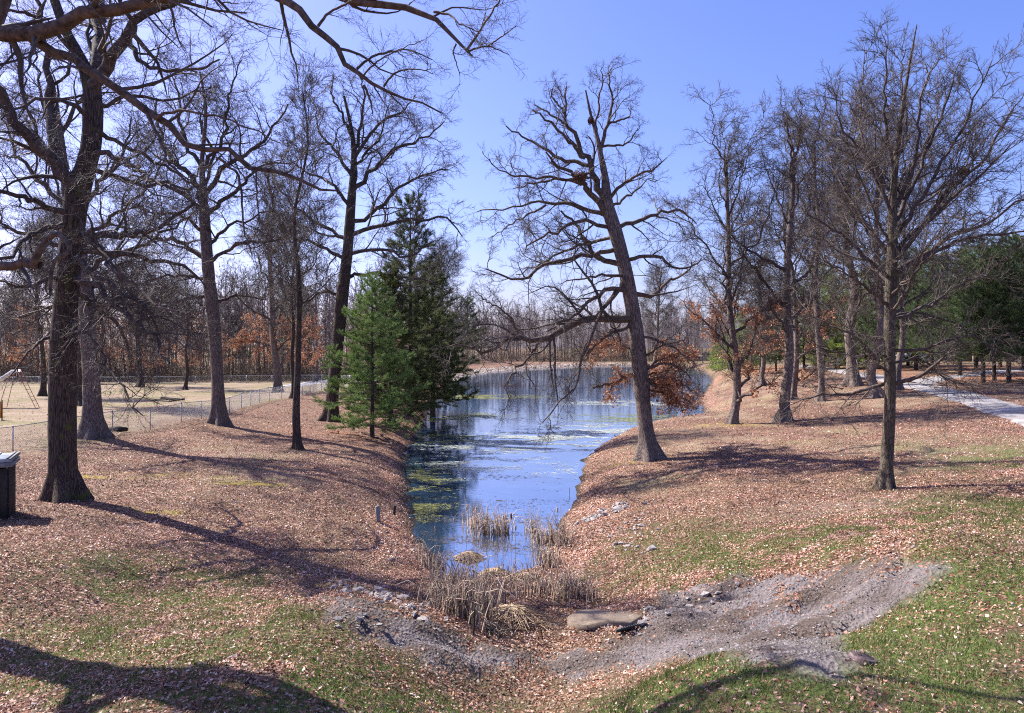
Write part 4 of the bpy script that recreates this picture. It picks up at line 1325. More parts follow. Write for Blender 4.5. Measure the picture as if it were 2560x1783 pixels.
ctree = traced('large bare oak leaning left over the pond narrows, rust leaves clinging low', CD, ctrunk, climbs, 3,
       dict(c2=1.8, c3=2.3, crook=.23, up=.10, rmin=.0125, l2=.38, spray='oak', ssize=0.6, sdens=0.58), name='bare_oak_tree', bark='bark_grey', limbmat='limb_warm', leaves=(.4, 6.4, 2.2, .55, (-2.8, 7)))

# --- big near oak on the left
ltrunk = [(a, b, c * .86) for a, b, c in [(160, 1252, 41), (157, 1150, 37), (156, 1000, 36), (158, 860, 34.5), (166, 740, 33), (174, 645, 33), (186, 540, 33), (196, 470, 34), (218, 409, 27), (231, 344, 27), (232, 260, 27), (228, 215, 24), (200, 140, 16), (178, 108, 15), (150, 40, 14), (125, -40, 12), (110, -160, 8)]]
llimbs = [
    ([(230, 225), (244, 150), (247, 80), (250, 0), (245, -120)], 17, 6, 1.5),
    ([(236, 240), (270, 160), (317, 91), (350, 43), (457, 0), (520, -40)], 18, 6, -1.5),
    ([(205, 490), (150, 420), (100, 372), (54, 333), (0, 231), (-60, 160)], 20, 8, -2),
    ([(150, 420), (128, 340), (120, 250), (118, 190), (100, 80), (80, -40)], 15, 5, 2),
    ([(190, 545), (110, 515), (65, 495), (0, 479), (-90, 470)], 9, 3, -3),
    ([(225, 420), (350, 458), (430, 465), (520, 470)], 7, 2, 2.5),
    ([(240, 380), (300, 395), (350, 428), (420, 470)], 7, 2, -3.5),
    ([(250, 330), (376, 398), (446, 436), (520, 500)], 6, 1.6, 3.5),
    ([(323, 100), (339, 145), (376, 167), (495, 178), (550, 150)], 7, 2, -1.5),
    ([(196, 600), (301, 592), (366, 581), (484, 511)], 10, 3, -2.5),
    ([(190, 625), (323, 635), (457, 667), (520, 720)], 9, 2, 2.5),
    ([(184, 690), (285, 753), (376, 839), (430, 910)], 9, 2, -3),
    ([(178, 716), (260, 785), (310, 840), (330, 920)], 8, 1.8, 3),
    ([(160, 700), (110, 700), (60, 720), (0, 700)], 7, 2, -2.5),
    ([(140, 840), (100, 850), (70, 885), (30, 940)], 5, 1.4, -1.5),
    ([(228, 300), (180, 260), (90, 250), (0, 300)], 7, 2, -2.5),
    ([(232, 280), (320, 240), (420, 250), (520, 220)], 6, 2, 3),
    ([(180, 560), (90, 580), (20, 640), (-50, 650)], 8, 2, -4),
    ([(195, 580), (260, 640), (350, 720), (430, 790)], 8, 2, -4.5),
    ([(185, 640), (260, 700), (360, 770), (500, 830)], 8, 1.8, -1.5),
    ([(185, 130), (110, 60), (40, 30), (-40, 40)], 6, 2, -2),
    ([(170, 800), (230, 850), (290, 960), (360, 1030)], 5, 1.2, -3.5)]
LD = 26.0
traced('massive dark-barked oak at the left, close to the viewer', LD, ltrunk, llimbs, 7,
       dict(c2=2.0, c3=2.5, crook=.23, up=.02, rmin=.0095, l2=.40, spray='near', ssize=0.75, sdens=0.72), name='bare_oak_tree', bark='bark_dark', sides=36)

# --- oak whose trunk stands left of the picture; only its boughs reach in
otp = np.array([(-12.6, 14.6, 1.4, .56), (-12.6, 14.6, 2.2, .54), (-12.5, 14.6, 4, .48), (-12.3, 14.5, 7, .44), (-12.2, 14.3, 10, .40), (-12.0, 14.0, 13, .30), (-11.6, 14, 16, .2), (-11.5, 14, 19, .1)])
otp[:2, 2] += gz(-12.6, 14.6) - 2.0
def opx(pts, D0, D1, r0, r1, pre=()):
    arr = [A(*p) for p in pre]
    k = len(pts)
    for j, p in enumerate(pts):
        s = j / (k - 1); Dj = D0 + (D1 - D0) * s
        arr.append(A(*W(p[0], p[1], Dj), (r0 * (1 - s) + r1 * s) / F * Dj))
    return np.array(arr)
olimbs = [opx([(-60, 95), (0, 90), (86, 86), (161, 48), (258, 27), (376, 0), (450, -20), (560, -70)], 13.5, 12.0, 22, 10, pre=[(-12.2, 14.3, 10.6, .2)]),
          opx([(80, 96), (120, 120), (204, 172), (301, 231), (409, 307), (473, 350), (533, 382), (638, 416), (713, 443), (780, 465), (850, 490)], 13.3, 12.5, 13, 2.5),
          opx([(390, 296), (443, 278), (537, 289), (630, 323), (700, 360)], 12.9, 12.5, 4, 1.5),
          opx([(370, 290), (400, 350), (425, 410), (500, 470)], 12.9, 12.3, 5, 1.6),
          opx([(545, 395), (600, 450), (608, 563), (630, 640)], 12.8, 12.4, 4, 1.4),
          opx([(640, 420), (645, 520), (660, 600)], 12.7, 12.5, 2.5, 1.0),
          opx([(-40, 668), (0, 666), (97, 661)], 13.5, 13.1, 12, 11, pre=[(-12.4, 14.4, 8.0, .18)]),
          opx([(80, 664), (97, 630), (125, 595), (145, 585), (177, 625), (135, 655), (125, 740)], 13.1, 12.6, 9, 4),
          opx([(560, -70), (640, -45), (712, 0), (749, 23), (792, 69), (838, 104), (861, 152), (893, 175), (910, 213), (959, 219), (1014, 242), (1100, 280)], 12.0, 11.4, 12, 2.0),
          opx([(910, 213), (925, 250), (932, 285)], 11.5, 11.5, 4, 1.4),
          opx([(893, 172), (928, 144), (985, 127), (1028, 127), (1080, 150)], 11.5, 11.9, 4, 1.2),
          opx([(905, 200), (925, 170), (975, 135), (1060, 100)], 11.5, 11.1, 3, 1.0),
          opx([(959, 217), (991, 181), (1043, 173), (1083, 184)], 11.5, 11.1, 3, 1.0),
          opx([(795, 66), (818, 37), (876, 3), (930, -30)], 11.8, 11.6, 4, 2),
          opx([(600, -120), (760, -60), (879, -2), (942, 6), (979, 17), (1043, 20), (1080, 35), (1129, 78), (1138, 106), (1158, 135), (1175, 150)], 12.4, 11.6, 13, 2.5, pre=[(-12.0, 14.0, 13.0, .22), (-8.0, 13.2, 14.5, .14)]),
          opx([(1166, 130), (1201, 75), (1244, 9), (1270, -40)], 11.6, 11.3, 3.5, 1.5),
          opx([(1172, 128), (1218, 115), (1273, 138)], 11.6, 11.8, 3, 1),
          opx([(1221, 115), (1290, 66)], 11.6, 11.4, 2.2, 1),
          opx([(1085, 30), (1130, 40), (1150, 60), (1200, 80)], 11.7, 11.2, 3.5, 1.2),
          opx([(1140, 110), (1133, 130), (1140, 155), (1150, 190)], 11.7, 11.6, 2.5, 1)]
# limbs of the same oak above and outside the picture (they throw the foreground shadows)
for (ax, ay, az_, L, r) in [(.9, -.2, 8.5, 10, .22), (.5, -.8, 8.5, 8, .22), (.8, .3, 13.5, 9, .2), (-.6, -.6, 10, 7, .2), (-.8, .4, 12, 7, .2), (.2, -1, 12, 7, .18), (.1, .9, 15, 5, .15), (.6, -.5, 15, 6, .14)]:
    rg_ = np.random.default_rng(int(az_ * 7 + ax * 50))
    p = A(-12.2, 14.3, az_); d = norm(A(ax, ay, .25)); arr = [A(*p, r)]
    for j in range(7):
        d = norm(d + rg_.normal(size=3) * .12 + A(0, 0, .05)); p = p + d * L / 7
        if j > 0 and p[1] > 6.5 and -0.74 * p[1] < p[0] and p[2] < H + (891 / F) * p[1] + 1.0: p[2] = H + (891 / F) * p[1] + 1.2
        arr.append(A(*p, r * (1 - .11 * (j + 1))))
    olimbs.append(np.array(arr))
make_tree('oak just outside the left edge whose mossy boughs hang across the top left', A(-12.6, 14.6, gz(-12.6, 14.6)), resample(otp, 30)[:, :3], resample(otp, 30)[:, 3], olimbs, 21,
          dict(c2=1.5, c3=2.2, crook=.2, up=.02, rmin=.0045, l2=.30, t2=.15, crook1=.02, spray='near', ssize=0.42, sdens=0.65), name='bare_oak_tree', bark='bark_dark', limbmat='limb_warm')

# --- right young oak with ascending limbs
env_r = lambda u: 1.0 - .62 * u
def right_tree():
    trunk = [(2213, 1226, 15), (2219, 1120, 14.5), (2225, 1000, 14), (2224, 850, 14), (2230, 640, 13), (2232, 480, 10), (2242, 380, 8), (2254, 288, 5.5), (2274, 160, 3), (2292, 62, 1.4)]
    L = [([(2230, 480), (2165, 380), (2140, 290), (2100, 230)], 4.5, 1.2, 1.0), ([(2236, 420), (2210, 300), (2215, 180), (2220, 85)], 4.5, 1.0, -1.0), ([(2228, 520), (2170, 400), (2150, 300), (2160, 110)], 5, 1, 1.8),
         ([(2236, 520), (2290, 400), (2300, 250), (2345, 140)], 5.5, 1.2, -1.5), ([(2238, 560), (2310, 400), (2370, 240), (2405, 140)], 5.5, 1, 1.0), ([(2236, 600), (2330, 450), (2420, 300), (2475, 150)], 5.5, 1, -1.2),
         ([(2238, 640), (2370, 480), (2460, 400), (2510, 300), (2555, 250)], 6, 1.2, 1.0), ([(2236, 660), (2350, 520), (2450, 440), (2525, 360)], 5.5, 1.2, -2.5), ([(2230, 560), (2190, 420), (2110, 330), (2090, 240)], 4.5, 1, -2),
         ([(2226, 640), (2140, 520), (2090, 440), (2070, 390)], 5, 1.2, 2), ([(2224, 700), (2120, 600), (2060, 560), (2000, 520)], 4.5, 1.2, -2), ([(2226, 690), (2380, 590), (2470, 560), (2580, 480)], 7, 2, 1.5),
         ([(2228, 690), (2400, 600), (2500, 590), (2600, 570)], 5, 1.5, -2.5), ([(2222, 760), (2140, 700), (2060, 650)], 5, 1.2, -2), ([(2224, 800), (2330, 760), (2420, 700), (2500, 690)], 5, 1.2, 2),
         ([(2222, 850), (2120, 830), (2030, 790), (1990, 740)], 4.5, 1, 2), ([(2224, 880), (2320, 870), (2420, 840), (2490, 870)], 4.5, 1, -2), ([(2222, 885), (2140, 890), (2080, 880), (2010, 850)], 4, 1, -1.5),
         ([(2226, 960), (2300, 940), (2350, 900), (2380, 870)], 6, 1.2, -1.5), ([(2220, 958), (2120, 985), (2040, 990), (1960, 1020)], 5, 1, 1.5), ([(2226, 820), (2250, 780), (2360, 800), (2450, 850), (2530, 900)], 4, 1, 1.5),
         ([(2223, 910), (2300, 900), (2370, 950), (2430, 960)], 4, 1, 2.5), ([(2240, 400), (2270, 300), (2250, 200), (2265, 120)], 4, 1, 1), ([(2232, 500), (2270, 420), (2330, 330), (2350, 240)], 4, 1, 2.5),
         ([(2224, 740), (2280, 690), (2330, 640), (2400, 640)], 4, 1, -3.5), ([(2226, 610), (2200, 560), (2150, 450), (2130, 380)], 4, 1, -3), ([(2238, 590), (2290, 520), (2400, 440), (2480, 330)], 4.5, 1, 3), ([(2222, 930), (2180, 900), (2150, 850), (2090, 820)], 3.5, 1, -3),
         ([(2226, 780), (2270, 720), (2300, 640), (2380, 560)], 4, 1, -3), ([(2228, 720), (2180, 650), (2130, 570), (2100, 500)], 4, 1, 3.2)]
    traced('slender young oak at the right with a broad fan of ascending branches', 26.6, trunk, L, 31,
           dict(c2=2.1, c3=2.5, crook=.15, up=.07, rmin=.0105, l2=.38, a2=.62, crook1=.02, spray='fan', ssize=0.58, sdens=0.72), name='bare_oak_tree', bark='bark_smooth', limbmat='limb', sides=26)
right_tree()

# --- other near and middle trees
auto_tree('straight slim bare tree standing alone between the two left oaks and the pines', None, (745, 1124), (757, 230), 10.5, 0, 41, dict(c2=2.0, c3=2.2, crook=.12, up=.12, rmin=.008, l2=.38, a2=.6, spray='fan', ssize=.7), n=26, t0=.36, spread=4.6,
          env=lambda u: 1.0 - .55 * u, up_low=1.1, up_top=.35, tip=.12, name='bare_tree', bark='bark_dark', limbkw=dict(crook=.09, rise=.12, r_frac=.32))
traced('bare oak behind the fence, just right of the massive left oak', 40.5, [(233, 1085, 24), (230, 1000, 20.5), (226, 900, 19), (215, 780, 18), (200, 660, 17), (180, 560, 16), (165, 460, 12), (150, 340, 9), (130, 200, 5)],
       [([(205, 700), (280, 640), (380, 600), (470, 540)], 8, 2, 2), ([(200, 660), (120, 600), (40, 580), (-40, 540)], 8, 2, -2), ([(180, 560), (240, 470), (300, 400), (330, 300)], 8, 2, 1), ([(170, 520), (90, 440), (40, 380), (10, 280)], 7, 2, 2),
        ([(150, 340), (200, 260), (230, 180), (220, 90)], 6, 1.5, 1), ([(165, 460), (120, 380), (70, 280), (60, 180)], 6, 1.5, -2), ([(215, 780), (290, 760), (380, 770), (450, 800)], 6, 1.4, -2), ([(212, 760), (130, 760), (60, 790), (0, 780)], 6, 1.4, 2),
        ([(150, 340), (110, 260), (90, 160), (70, 60)], 5, 1.2, 0), ([(190, 600), (280, 540), (360, 480), (420, 380)], 6, 1.4, -3)], 43, OAK, name='bare_oak_tree', bark='bark_grey')
traced('bare oak beside the fence, fourth tree from the left, its trunk flared and sunlit', 49.5, [(548, 1056, 19), (545, 980, 16), (540, 880, 15), (532, 780, 15), (522, 690, 15), (515, 600, 14), (510, 530, 12), (508, 480, 9), (505, 400, 6), (515, 280, 4), (500, 180, 2.5)],
       [([(508, 510), (480, 440), (440, 400), (400, 330), (390, 250)], 8, 2, 1), ([(508, 490), (560, 420), (620, 380), (680, 330), (720, 260)], 7, 2, -1.5), ([(510, 530), (450, 480), (380, 450), (300, 440)], 7, 2, -2), ([(512, 540), (590, 480), (650, 420), (740, 400)], 6.5, 1.5, 2),
        ([(505, 420), (460, 340), (450, 250), (420, 170)], 5.5, 1.4, 1), ([(506, 430), (560, 340), (570, 240), (600, 150)], 5.5, 1.4, -1), ([(520, 650), (440, 600), (360, 590), (280, 560)], 7, 1.6, 2), ([(522, 660), (600, 610), (690, 600), (740, 560)], 5, 1.4, -2),
        ([(525, 740), (460, 750), (400, 790), (370, 850)], 5, 1.3, -1.5), ([(528, 760), (600, 740), (660, 750)], 4.5, 1.2, 1.5), ([(515, 590), (460, 540), (380, 530), (300, 500)], 5, 1.2, -3), ([(508, 480), (530, 380), (500, 300), (530, 210)], 5, 1.2, 2),
        ([(518, 620), (570, 560), (630, 550), (700, 500)], 5, 1.2, 3), ([(524, 700), (450, 690), (380, 700), (320, 740)], 4.5, 1.2, 1)], 47, OAK, name='bare_oak_tree', bark='bark_grey')
traced('bare oak growing up behind the left edge of the green pine', 57, [(828, 1052, 17), (832, 980, 15), (842, 880, 15), (850, 800, 15), (858, 720, 15), (868, 640, 14), (874, 560, 12), (880, 480, 10), (885, 400, 8), (880, 330, 5), (860, 240, 3)],
       [([(874, 560), (940, 530), (1000, 470), (1060, 440), (1120, 420)], 6, 1.4, 2), ([(872, 590), (960, 560), (1040, 550), (1100, 540), (1160, 590)], 6, 1.4, -2), ([(880, 480), (940, 420), (1000, 370), (1060, 350), (1110, 300)], 6.5, 1.4, 1),
        ([(884, 400), (920, 340), (960, 300), (1010, 280), (1040, 240)], 5, 1.2, -1), ([(880, 440), (840, 380), (800, 330), (790, 260)], 5, 1.2, 1), ([(885, 400), (900, 320), (910, 240), (900, 190)], 5, 1.2, 0), ([(866, 650), (810, 620), (760, 600), (700, 610)], 5, 1.2, -2),
        ([(870, 600), (800, 560), (740, 520), (690, 460)], 5.5, 1.2, 2), ([(860, 700), (920, 680), (1000, 690), (1060, 700), (1120, 730)], 5, 1.2, 2), ([(876, 520), (830, 460), (780, 440), (720, 400)], 5, 1.2, -2), ([(856, 740), (800, 730), (760, 760), (700, 760)], 4.5, 1.2, 1),
        ([(868, 640), (950, 620), (1020, 640), (1090, 600)], 5, 1.2, -3), ([(880, 480), (900, 400), (950, 340), (970, 260)], 5, 1.2, 2), ([(878, 340), (850, 280), (830, 230), (835, 180)], 4, 1, 1)], 53, OAK, name='bare_oak_tree', bark='bark_dark')
auto_tree('bare oak with rust leaves beyond the fence, its trunk low between the two slim trunks', None, (694, 981), (668, 440), 10, 0, 59, OAK, n=20, t0=.16, spread=7.5, leaves=(1.5, 9, 1.4, .85, (-7, 9)), name='bare_oak_tree', bark='bark_grey')
auto_tree('thin dark tree just left of the straight slim one', None, (733, 996), (735, 600), 6, 0, 61, OAK_FAR, n=12, t0=.45, spread=4, name='bare_tree', bark='bark_dark')
auto_tree('small dark tree trunk behind the left fence, between the two big left trunks', None, (201, 1014), (190, 600), 9, 0, 62, OAK_FAR, n=14, t0=.4, spread=6, name='bare_tree', bark='bark_dark')

rightT = [
    ('bare oak with rust leaves right of the pond, first of the right group', (1830, 1060), (1815, 400), 11, [1], 67, 16, 6.0, dict(leaves=(1.0, 8.8, 1.1, .72, (-9, 5)))),
    ('thick grey oak in front of the right group, forked high up', (1957, 1053), (1985, 380), 14, [1], 71, 14, 6.5, {}),
    ('thin trunk with rust leaves tucked behind the thick grey oak', (1981, 998), (1970, 520), 8.5, [1], 73, 9, 6, dict(leaves=(1, 9, 1.0, .75, (-7, 6)))),
    ('tall straight trunk in the right group, left of the widest grey trunk', (2052, 1003), (2035, 350), 9.0, [1], 79, 12, 6.5, {}),
    ('widest pale grey trunk in the right group, beside the drive', (2132, 964), (2120, 420), 15, [1], 83, 14, 9.0, {}),
    ('pale grey trunk just left of the slender young oak', (2196, 993), (2200, 430), 12, [1], 89, 11, 8.0, {}),
    ('dark trunk half hidden behind the slender young oak', (2246, 975), (2270, 450), 9, [1], 97, 10, 8.5, {}),
    ('bare tree beyond the pond seen between the leaning oak and the leafy one', (1640, 925), (1650, 700), 5.5, [1], 101, 16, 9.5, {}),
    ('small dark trunk by the far right bank of the pond', (1906, 962), (1904, 740), 7, [1], 103, 12, 6, {}),
]
for lab, bp_, tp_, r_, _, sd_, n__, sp_, ex in rightT:
    auto_tree(lab, None, bp_, tp_, r_, 0, sd_, OAK_FAR if sd_ > 100 else OAK_R, n=n__ + (7 if ex else 0), t0=.09 if ex else .30, spread=sp_ * 1.15, up_low=1.15, up_top=.4, tip=.30, name='bare_oak_tree', bark='bark_grey', limbkw=dict(rise=.12, r_frac=.5), **ex)
auto_tree('pale bare tree rising behind the dark pines', None, (1120, 955), (1100, 680), 6, 0, 107, OAK_FAR, n=18, t0=.3, spread=9, name='bare_tree', bark='bark_grey')
auto_tree('dark field tree nearest the far fence on the left', None, (462, 975), (470, 760), 5, 0, 109, OAK_FAR, n=12, t0=.35, spread=7, name='bare_tree', bark='bark_dark')
auto_tree('field tree left of the far fence gap, behind the slide', None, (105, 990), (100, 640), 7, 0, 113, OAK_FAR, n=14, t0=.4, spread=7, name='bare_tree', bark='bark_dark')
auto_tree('small field tree in the middle of the left lawn', None, (350, 968), (345, 720), 7, 0, 117, OAK_FAR, n=13, t0=.35, spread=8, name='bare_tree', bark='bark_dark')

# nests
def nest(p, r, label):
    n = 200
    a = rng.uniform(0, 6.28, n); rr = r * rng.uniform(.45, 1.0, n); z = rng.normal(size=n) * r * .38
    c = np.column_stack([rr * np.cos(a), rr * np.sin(a), z])
    d = norm(np.column_stack([-np.sin(a), np.cos(a), rng.normal(size=n) * .5]) + rng.normal(size=(n, 3)) * .35)
    P = np.stack([c - d * r * .5, c, c + d * r * .5], 1)
    V, Q = tube_batch(P, np.full((n, 3), .012), 3)
    o = np_mesh('bird_nest', V, [Q], M['nest']); o.location = tuple(p)
    tag(o, label, 'nest')
nest(W(1451, 440, CD - 1.3), .34, 'round reddish brown stick nest in the fork of the leaning oak')
nest(W(1478, 303, CD), .17, 'small reddish nest high in the top of the leaning oak')
nest(W(2408, 430, 27), .19, 'dark round nest in the right side of the slender young oak')

# ------------------------------------------------------------------ far woods
FAR = dict(c2=1.6, c3=2.1, c4=2.8, crook=.24, up=.14, rmin=.019, l2=.45, l4=.7, lmax=1.8, a2=.65)
def far_proto(seed, h, r, n, t0, spread, label, group, leaves=None):
    rg = np.random.default_rng(seed)
    pts = [(rg.normal() * .15, rg.normal() * .15, h * s, r * (1 - .75 * max(s, 0))) for s in (-.03, 0, .2, .45, .7, 1.0)]
    tp = resample(np.array(pts), 12)
    limbs = auto_limbs(tp, n, t0, spread, seed, lambda u: .9 - .25 * u, 1.0, .35, crook=.14, rise=.14, rmin=.02)
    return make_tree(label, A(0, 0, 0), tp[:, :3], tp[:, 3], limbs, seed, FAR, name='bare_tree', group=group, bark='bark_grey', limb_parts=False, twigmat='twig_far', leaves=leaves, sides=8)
WOODL, WOODG = 'leafless grey tree in the dense wood beyond the far fence on the left', 'bare trees of the wood behind the left lawn'
protos = [far_proto(201, 13, .13, 16, .35, 5.0, WOODL, WOODG), far_proto(202, 15, .16, 17, .4, 5.5, WOODL, WOODG), far_proto(203, 10, .09, 16, .15, 4.0, WOODL, WOODG), far_proto(204, 14, .11, 16, .25, 5.0, WOODL, WOODG), far_proto(205, 15, .18, 17, .4, 5.5, WOODL, WOODG)]
rust_proto = far_proto(206, 9, .13, 12, .12, 4.0, 'understorey tree holding rust coloured leaves at the edge of the left wood', 'rust leaved trees at the edge of the left wood', leaves=(1, 14, .7, .8, (-9, 9)))
used = {}
def place(proto, x, y, s, label=None, group=None):
    if proto.name not in used:
        used[proto.name] = 1; o = proto
    else:
        o = copy_tree(proto)
    o.location = (x, y, gz(x, y) - .1); o.rotation_euler = (0, 0, rng.uniform(0, 6.28)); o.scale = (s * rng.uniform(.9, 1.1),) * 2 + (s,)
    if label: o['label'] = label
    if group: o['group'] = group
    return o
def spread_wood(n, x0, x1, y0f, y1f, s0, s1, label, group):
    for i in range(n):
        u = (i + rng.uniform(.0, 1)) / n
        x = x0 + (x1 - x0) * u
        k = rng.random() ** 1.3
        y = y0f(x) * (1 - k) + y1f(x) * k
        place(protos[rng.integers(5)], x, y, rng.uniform(s0, s1), label, group)
spread_wood(120, -118, -14, lambda x: 126 + .0 * x, lambda x: 175, .95, 1.35, WOODL, WOODG)
spread_wood(95, -38, 74, lambda x: 278 if x > -10 else 235, lambda x: 330, 1.05, 1.5, 'leafless tree in the wood on the far shore of the pond', 'bare trees on the far shore of the pond')
spread_wood(46, 42, 175, lambda x: 150 + (190 - 150) * (x < 70), lambda x: 240, .8, 1.15, 'leafless tree in the background wood behind the right pines', 'bare trees behind the right pines')
for i in range(26):
    place(rust_proto, -110 + 92 * (i + rng.random()) / 26, 122 + rng.uniform(0, 22), rng.uniform(.8, 1.5))
for i in range(9):
    place(rust_proto, 45 + 60 * (i + rng.random()) / 9, 105 + rng.uniform(0, 50), rng.uniform(.5, .9), 'rust leaved young tree in front of the right pines', 'rust leaved trees near the right pines')

# the deeper wood, past the trees one can tell apart: one mass
def wood_source(pr, k):
    Vs, Fs, o = [], [], 0
    for ch in pr.children:
        me = ch.data
        if ch.name.startswith('leaves'): continue
        v = np.empty(len(me.vertices) * 3, np.float32); me.vertices.foreach_get('co', v)
        f = np.empty(len(me.loops), np.int32); me.loops.foreach_get('vertex_index', f)
        Vs.append(v.reshape(-1, 3)); Fs.append(f.reshape(-1, 4) + o); o += len(me.vertices)
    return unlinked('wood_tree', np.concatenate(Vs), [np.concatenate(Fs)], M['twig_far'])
SPRAYS['wood_src'] = [wood_source(p, k) for k, p in enumerate(protos)]
def wood_mass(name, label, x0, x1, y0, y1, n, s0, s1):
    x = rng.uniform(x0, x1, n); y = rng.uniform(y0, y1, n)
    ok = poly_sd(pond, x, y) > 4; x, y = x[ok], y[ok]; n = len(x)
    z = ground_z(x, y, fine=False) - .2
    P = np.column_stack([x, y, z]); SD = np.column_stack([rng.normal(size=(n, 2)) * .03, np.ones(n)])
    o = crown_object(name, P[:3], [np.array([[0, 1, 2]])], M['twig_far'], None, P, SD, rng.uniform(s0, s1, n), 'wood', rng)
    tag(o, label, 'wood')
wood_mass('distant_wood', 'dense mauve grey mass of the wood behind the first trees on the left', -190, -22, 172, 235, 170, 1.1, 1.5)
wood_mass('distant_wood', 'dense mauve grey mass of the wood behind the far shore', -60, 110, 325, 400, 130, 1.2, 1.7)
wood_mass('distant_wood', 'dense grey mass of the wood behind the right pines', 70, 230, 235, 300, 90, 1.0, 1.4)

def undergrowth(name, label, xs_, ys_, n, h, col):
    x = rng.uniform(*xs_, n); y = ys_(x) + np.abs(rng.normal(size=n)) * 9
    ok = poly_sd(pond, x, y) > 3
    x, y = x[ok], y[ok]; n = len(x)
    z = ground_z(x, y, fine=False)
    hh = h * rng.uniform(.4, 1.2, n)
    P = np.zeros((n, 4, 3)); P[:, 0] = np.column_stack([x, y, z - .1])
    d = norm(np.column_stack([rng.normal(size=(n, 2)) * .38, np.ones(n)]))
    for j in range(1, 4):
        d = norm(d + rng.normal(size=(n, 3)) * .34)
        P[:, j] = P[:, j - 1] + d * (hh / 3)[:, None]
    V, Q = tube_batch(P, np.full((n, 4), .022) * np.array([1, .9, .7, .4]), 3)
    C = np.array(col)[rng.integers(0, len(col), n)] * rng.uniform(.6, 1.3, (n, 1))
    tag(np_mesh(name, V, [Q], M['reed'], attrs={'col': ('FLOAT_COLOR', np.repeat(C, 12, 0))}), label, 'undergrowth', kind='stuff')
BR = [(.16, .12, .11), (.20, .15, .13), (.13, .10, .09), (.19, .17, .09)]
undergrowth('undergrowth', 'tangled grey brown brush under the left wood', (-118, -14), lambda x: 128 + 0 * x, 7500, 7.5, BR)
undergrowth('undergrowth', 'tangled brush under the wood on the far shore of the pond', (-45, 85), lambda x: np.where(x > -10, 277., 236.), 5000, 9.5, BR + [(.24, .20, .10)])
undergrowth('undergrowth', 'brush behind the right pines and the drive', (42, 180), lambda x: 160 + 0 * x, 2800, 7.0, BR)

# ------------------------------------------------------------------ pines
def make_pine(label, h, r_base, clear, width, seed, tuft=.17, nper=9, whorls=26, kb=6, prof=None, group=None, name='pine_tree', greens=None, dens=1.0, ang0=1.35, lean=0, tilt_up=.25):
    rg = np.random.default_rng(seed)
    root = empty(name); tag(root, label, 'pine tree', group)
    tp = resample(np.array([(0, 0, -.3, r_base * 1.15), (0, 0, .2, r_base), (rg.normal() * .1, rg.normal() * .1, h * .5, r_base * .55), (lean, 0, h, .02)]), 14)
    V, Q = tube_batch(tp[None, :, :3], tp[None, :, 3], 10)
    np_mesh('trunk', V, [Q], M['bark_dark'], root, smooth=True)
    prof = prof or (lambda u: (1 - u) ** .8)
    P1, R1 = [], []
    for i in range(whorls):
        u = (i + rg.uniform(-.2, .2)) / whorls; u = min(max(u, 0), .985)
        z = clear + (h - clear) * u
        cx = np.interp(z, tp[:, 2], tp[:, 0]); cy = np.interp(z, tp[:, 2], tp[:, 1])
        for k in range(kb):
            az = 6.283 * (k + rg.uniform(-.3, .3)) / kb + i * 1.1
            L = width * prof(u) * rg.uniform(.6, 1.18)
            if L < .15: L = .15
            e = (.05 + .75 * u ** 1.5) + rg.normal() * .08
            d = A(math.cos(az) * math.cos(e), math.sin(az) * math.cos(e), math.sin(e)); p = A(cx, cy, z); arr = [p]
            for j in range(5):
                d = norm(d + rg.normal(size=3) * .05 + A(0, 0, (tilt_up * (j / 5) - .06)))
                p = p + d * L / 5; arr.append(p)
            P1.append(arr); R1.append(np.linspace(max(.012 * L, .012), .008, 6))
    P1 = np.array(P1); R1 = np.array(R1)
    P2, R2 = grow(P1, R1, 3.0 * dens, .18, 1.0, .8, .15, .36, .6, .10, .10, 4, .008, rg, flat=-.6, lmax=1.5)
    Vs, Qs, o = [], [], 0
    for P_, R_, s_ in ((P1, R1, 5), (P2, R2, 3)):
        V, Q = tube_batch(P_, R_, s_); Vs.append(V); Qs.append(Q + o); o += len(V)
    np_mesh('branches', np.concatenate(Vs), [np.concatenate(Qs)], M['limb'], root)['kind'] = 'stuff'
    sp, sdv = [], []
    for P_, k_ in ((P2, nper), (P1, nper * 1.2)):
        L_ = np.linalg.norm(np.diff(P_, axis=1), axis=2).sum(1)
        cnt = np.maximum(2, np.round(k_ * L_ / tuft * .22 * rg.uniform(.8, 1.2, len(P_)))).astype(int)
        pid = np.repeat(np.arange(len(P_)), cnt); m_ = P_.shape[1]
        f = (1 - rg.random(len(pid)) ** 1.5 * .75) * (m_ - 1) * .999; i_ = f.astype(int); fr = (f - i_)[:, None]
        T_ = norm(P_[pid, i_ + 1] - P_[pid, i_])
        sp.append(P_[pid, i_] * (1 - fr) + P_[pid, i_ + 1] * fr)
        sdv.append(norm(T_ * 1.0 + rg.normal(size=T_.shape) * A(.7, .7, .35) + A(0, 0, .25)))
    sp = np.concatenate(sp); sdv = np.concatenate(sdv)
    crown_object('needles', np.zeros((0, 3)) + 0 if False else sp[:3], [np.array([[0, 1, 2]])], M['needle'], root, sp, sdv, tuft * 1.8 * rg.uniform(.5, 1.3, len(sp)), greens, rg)
    return root, len(sp)
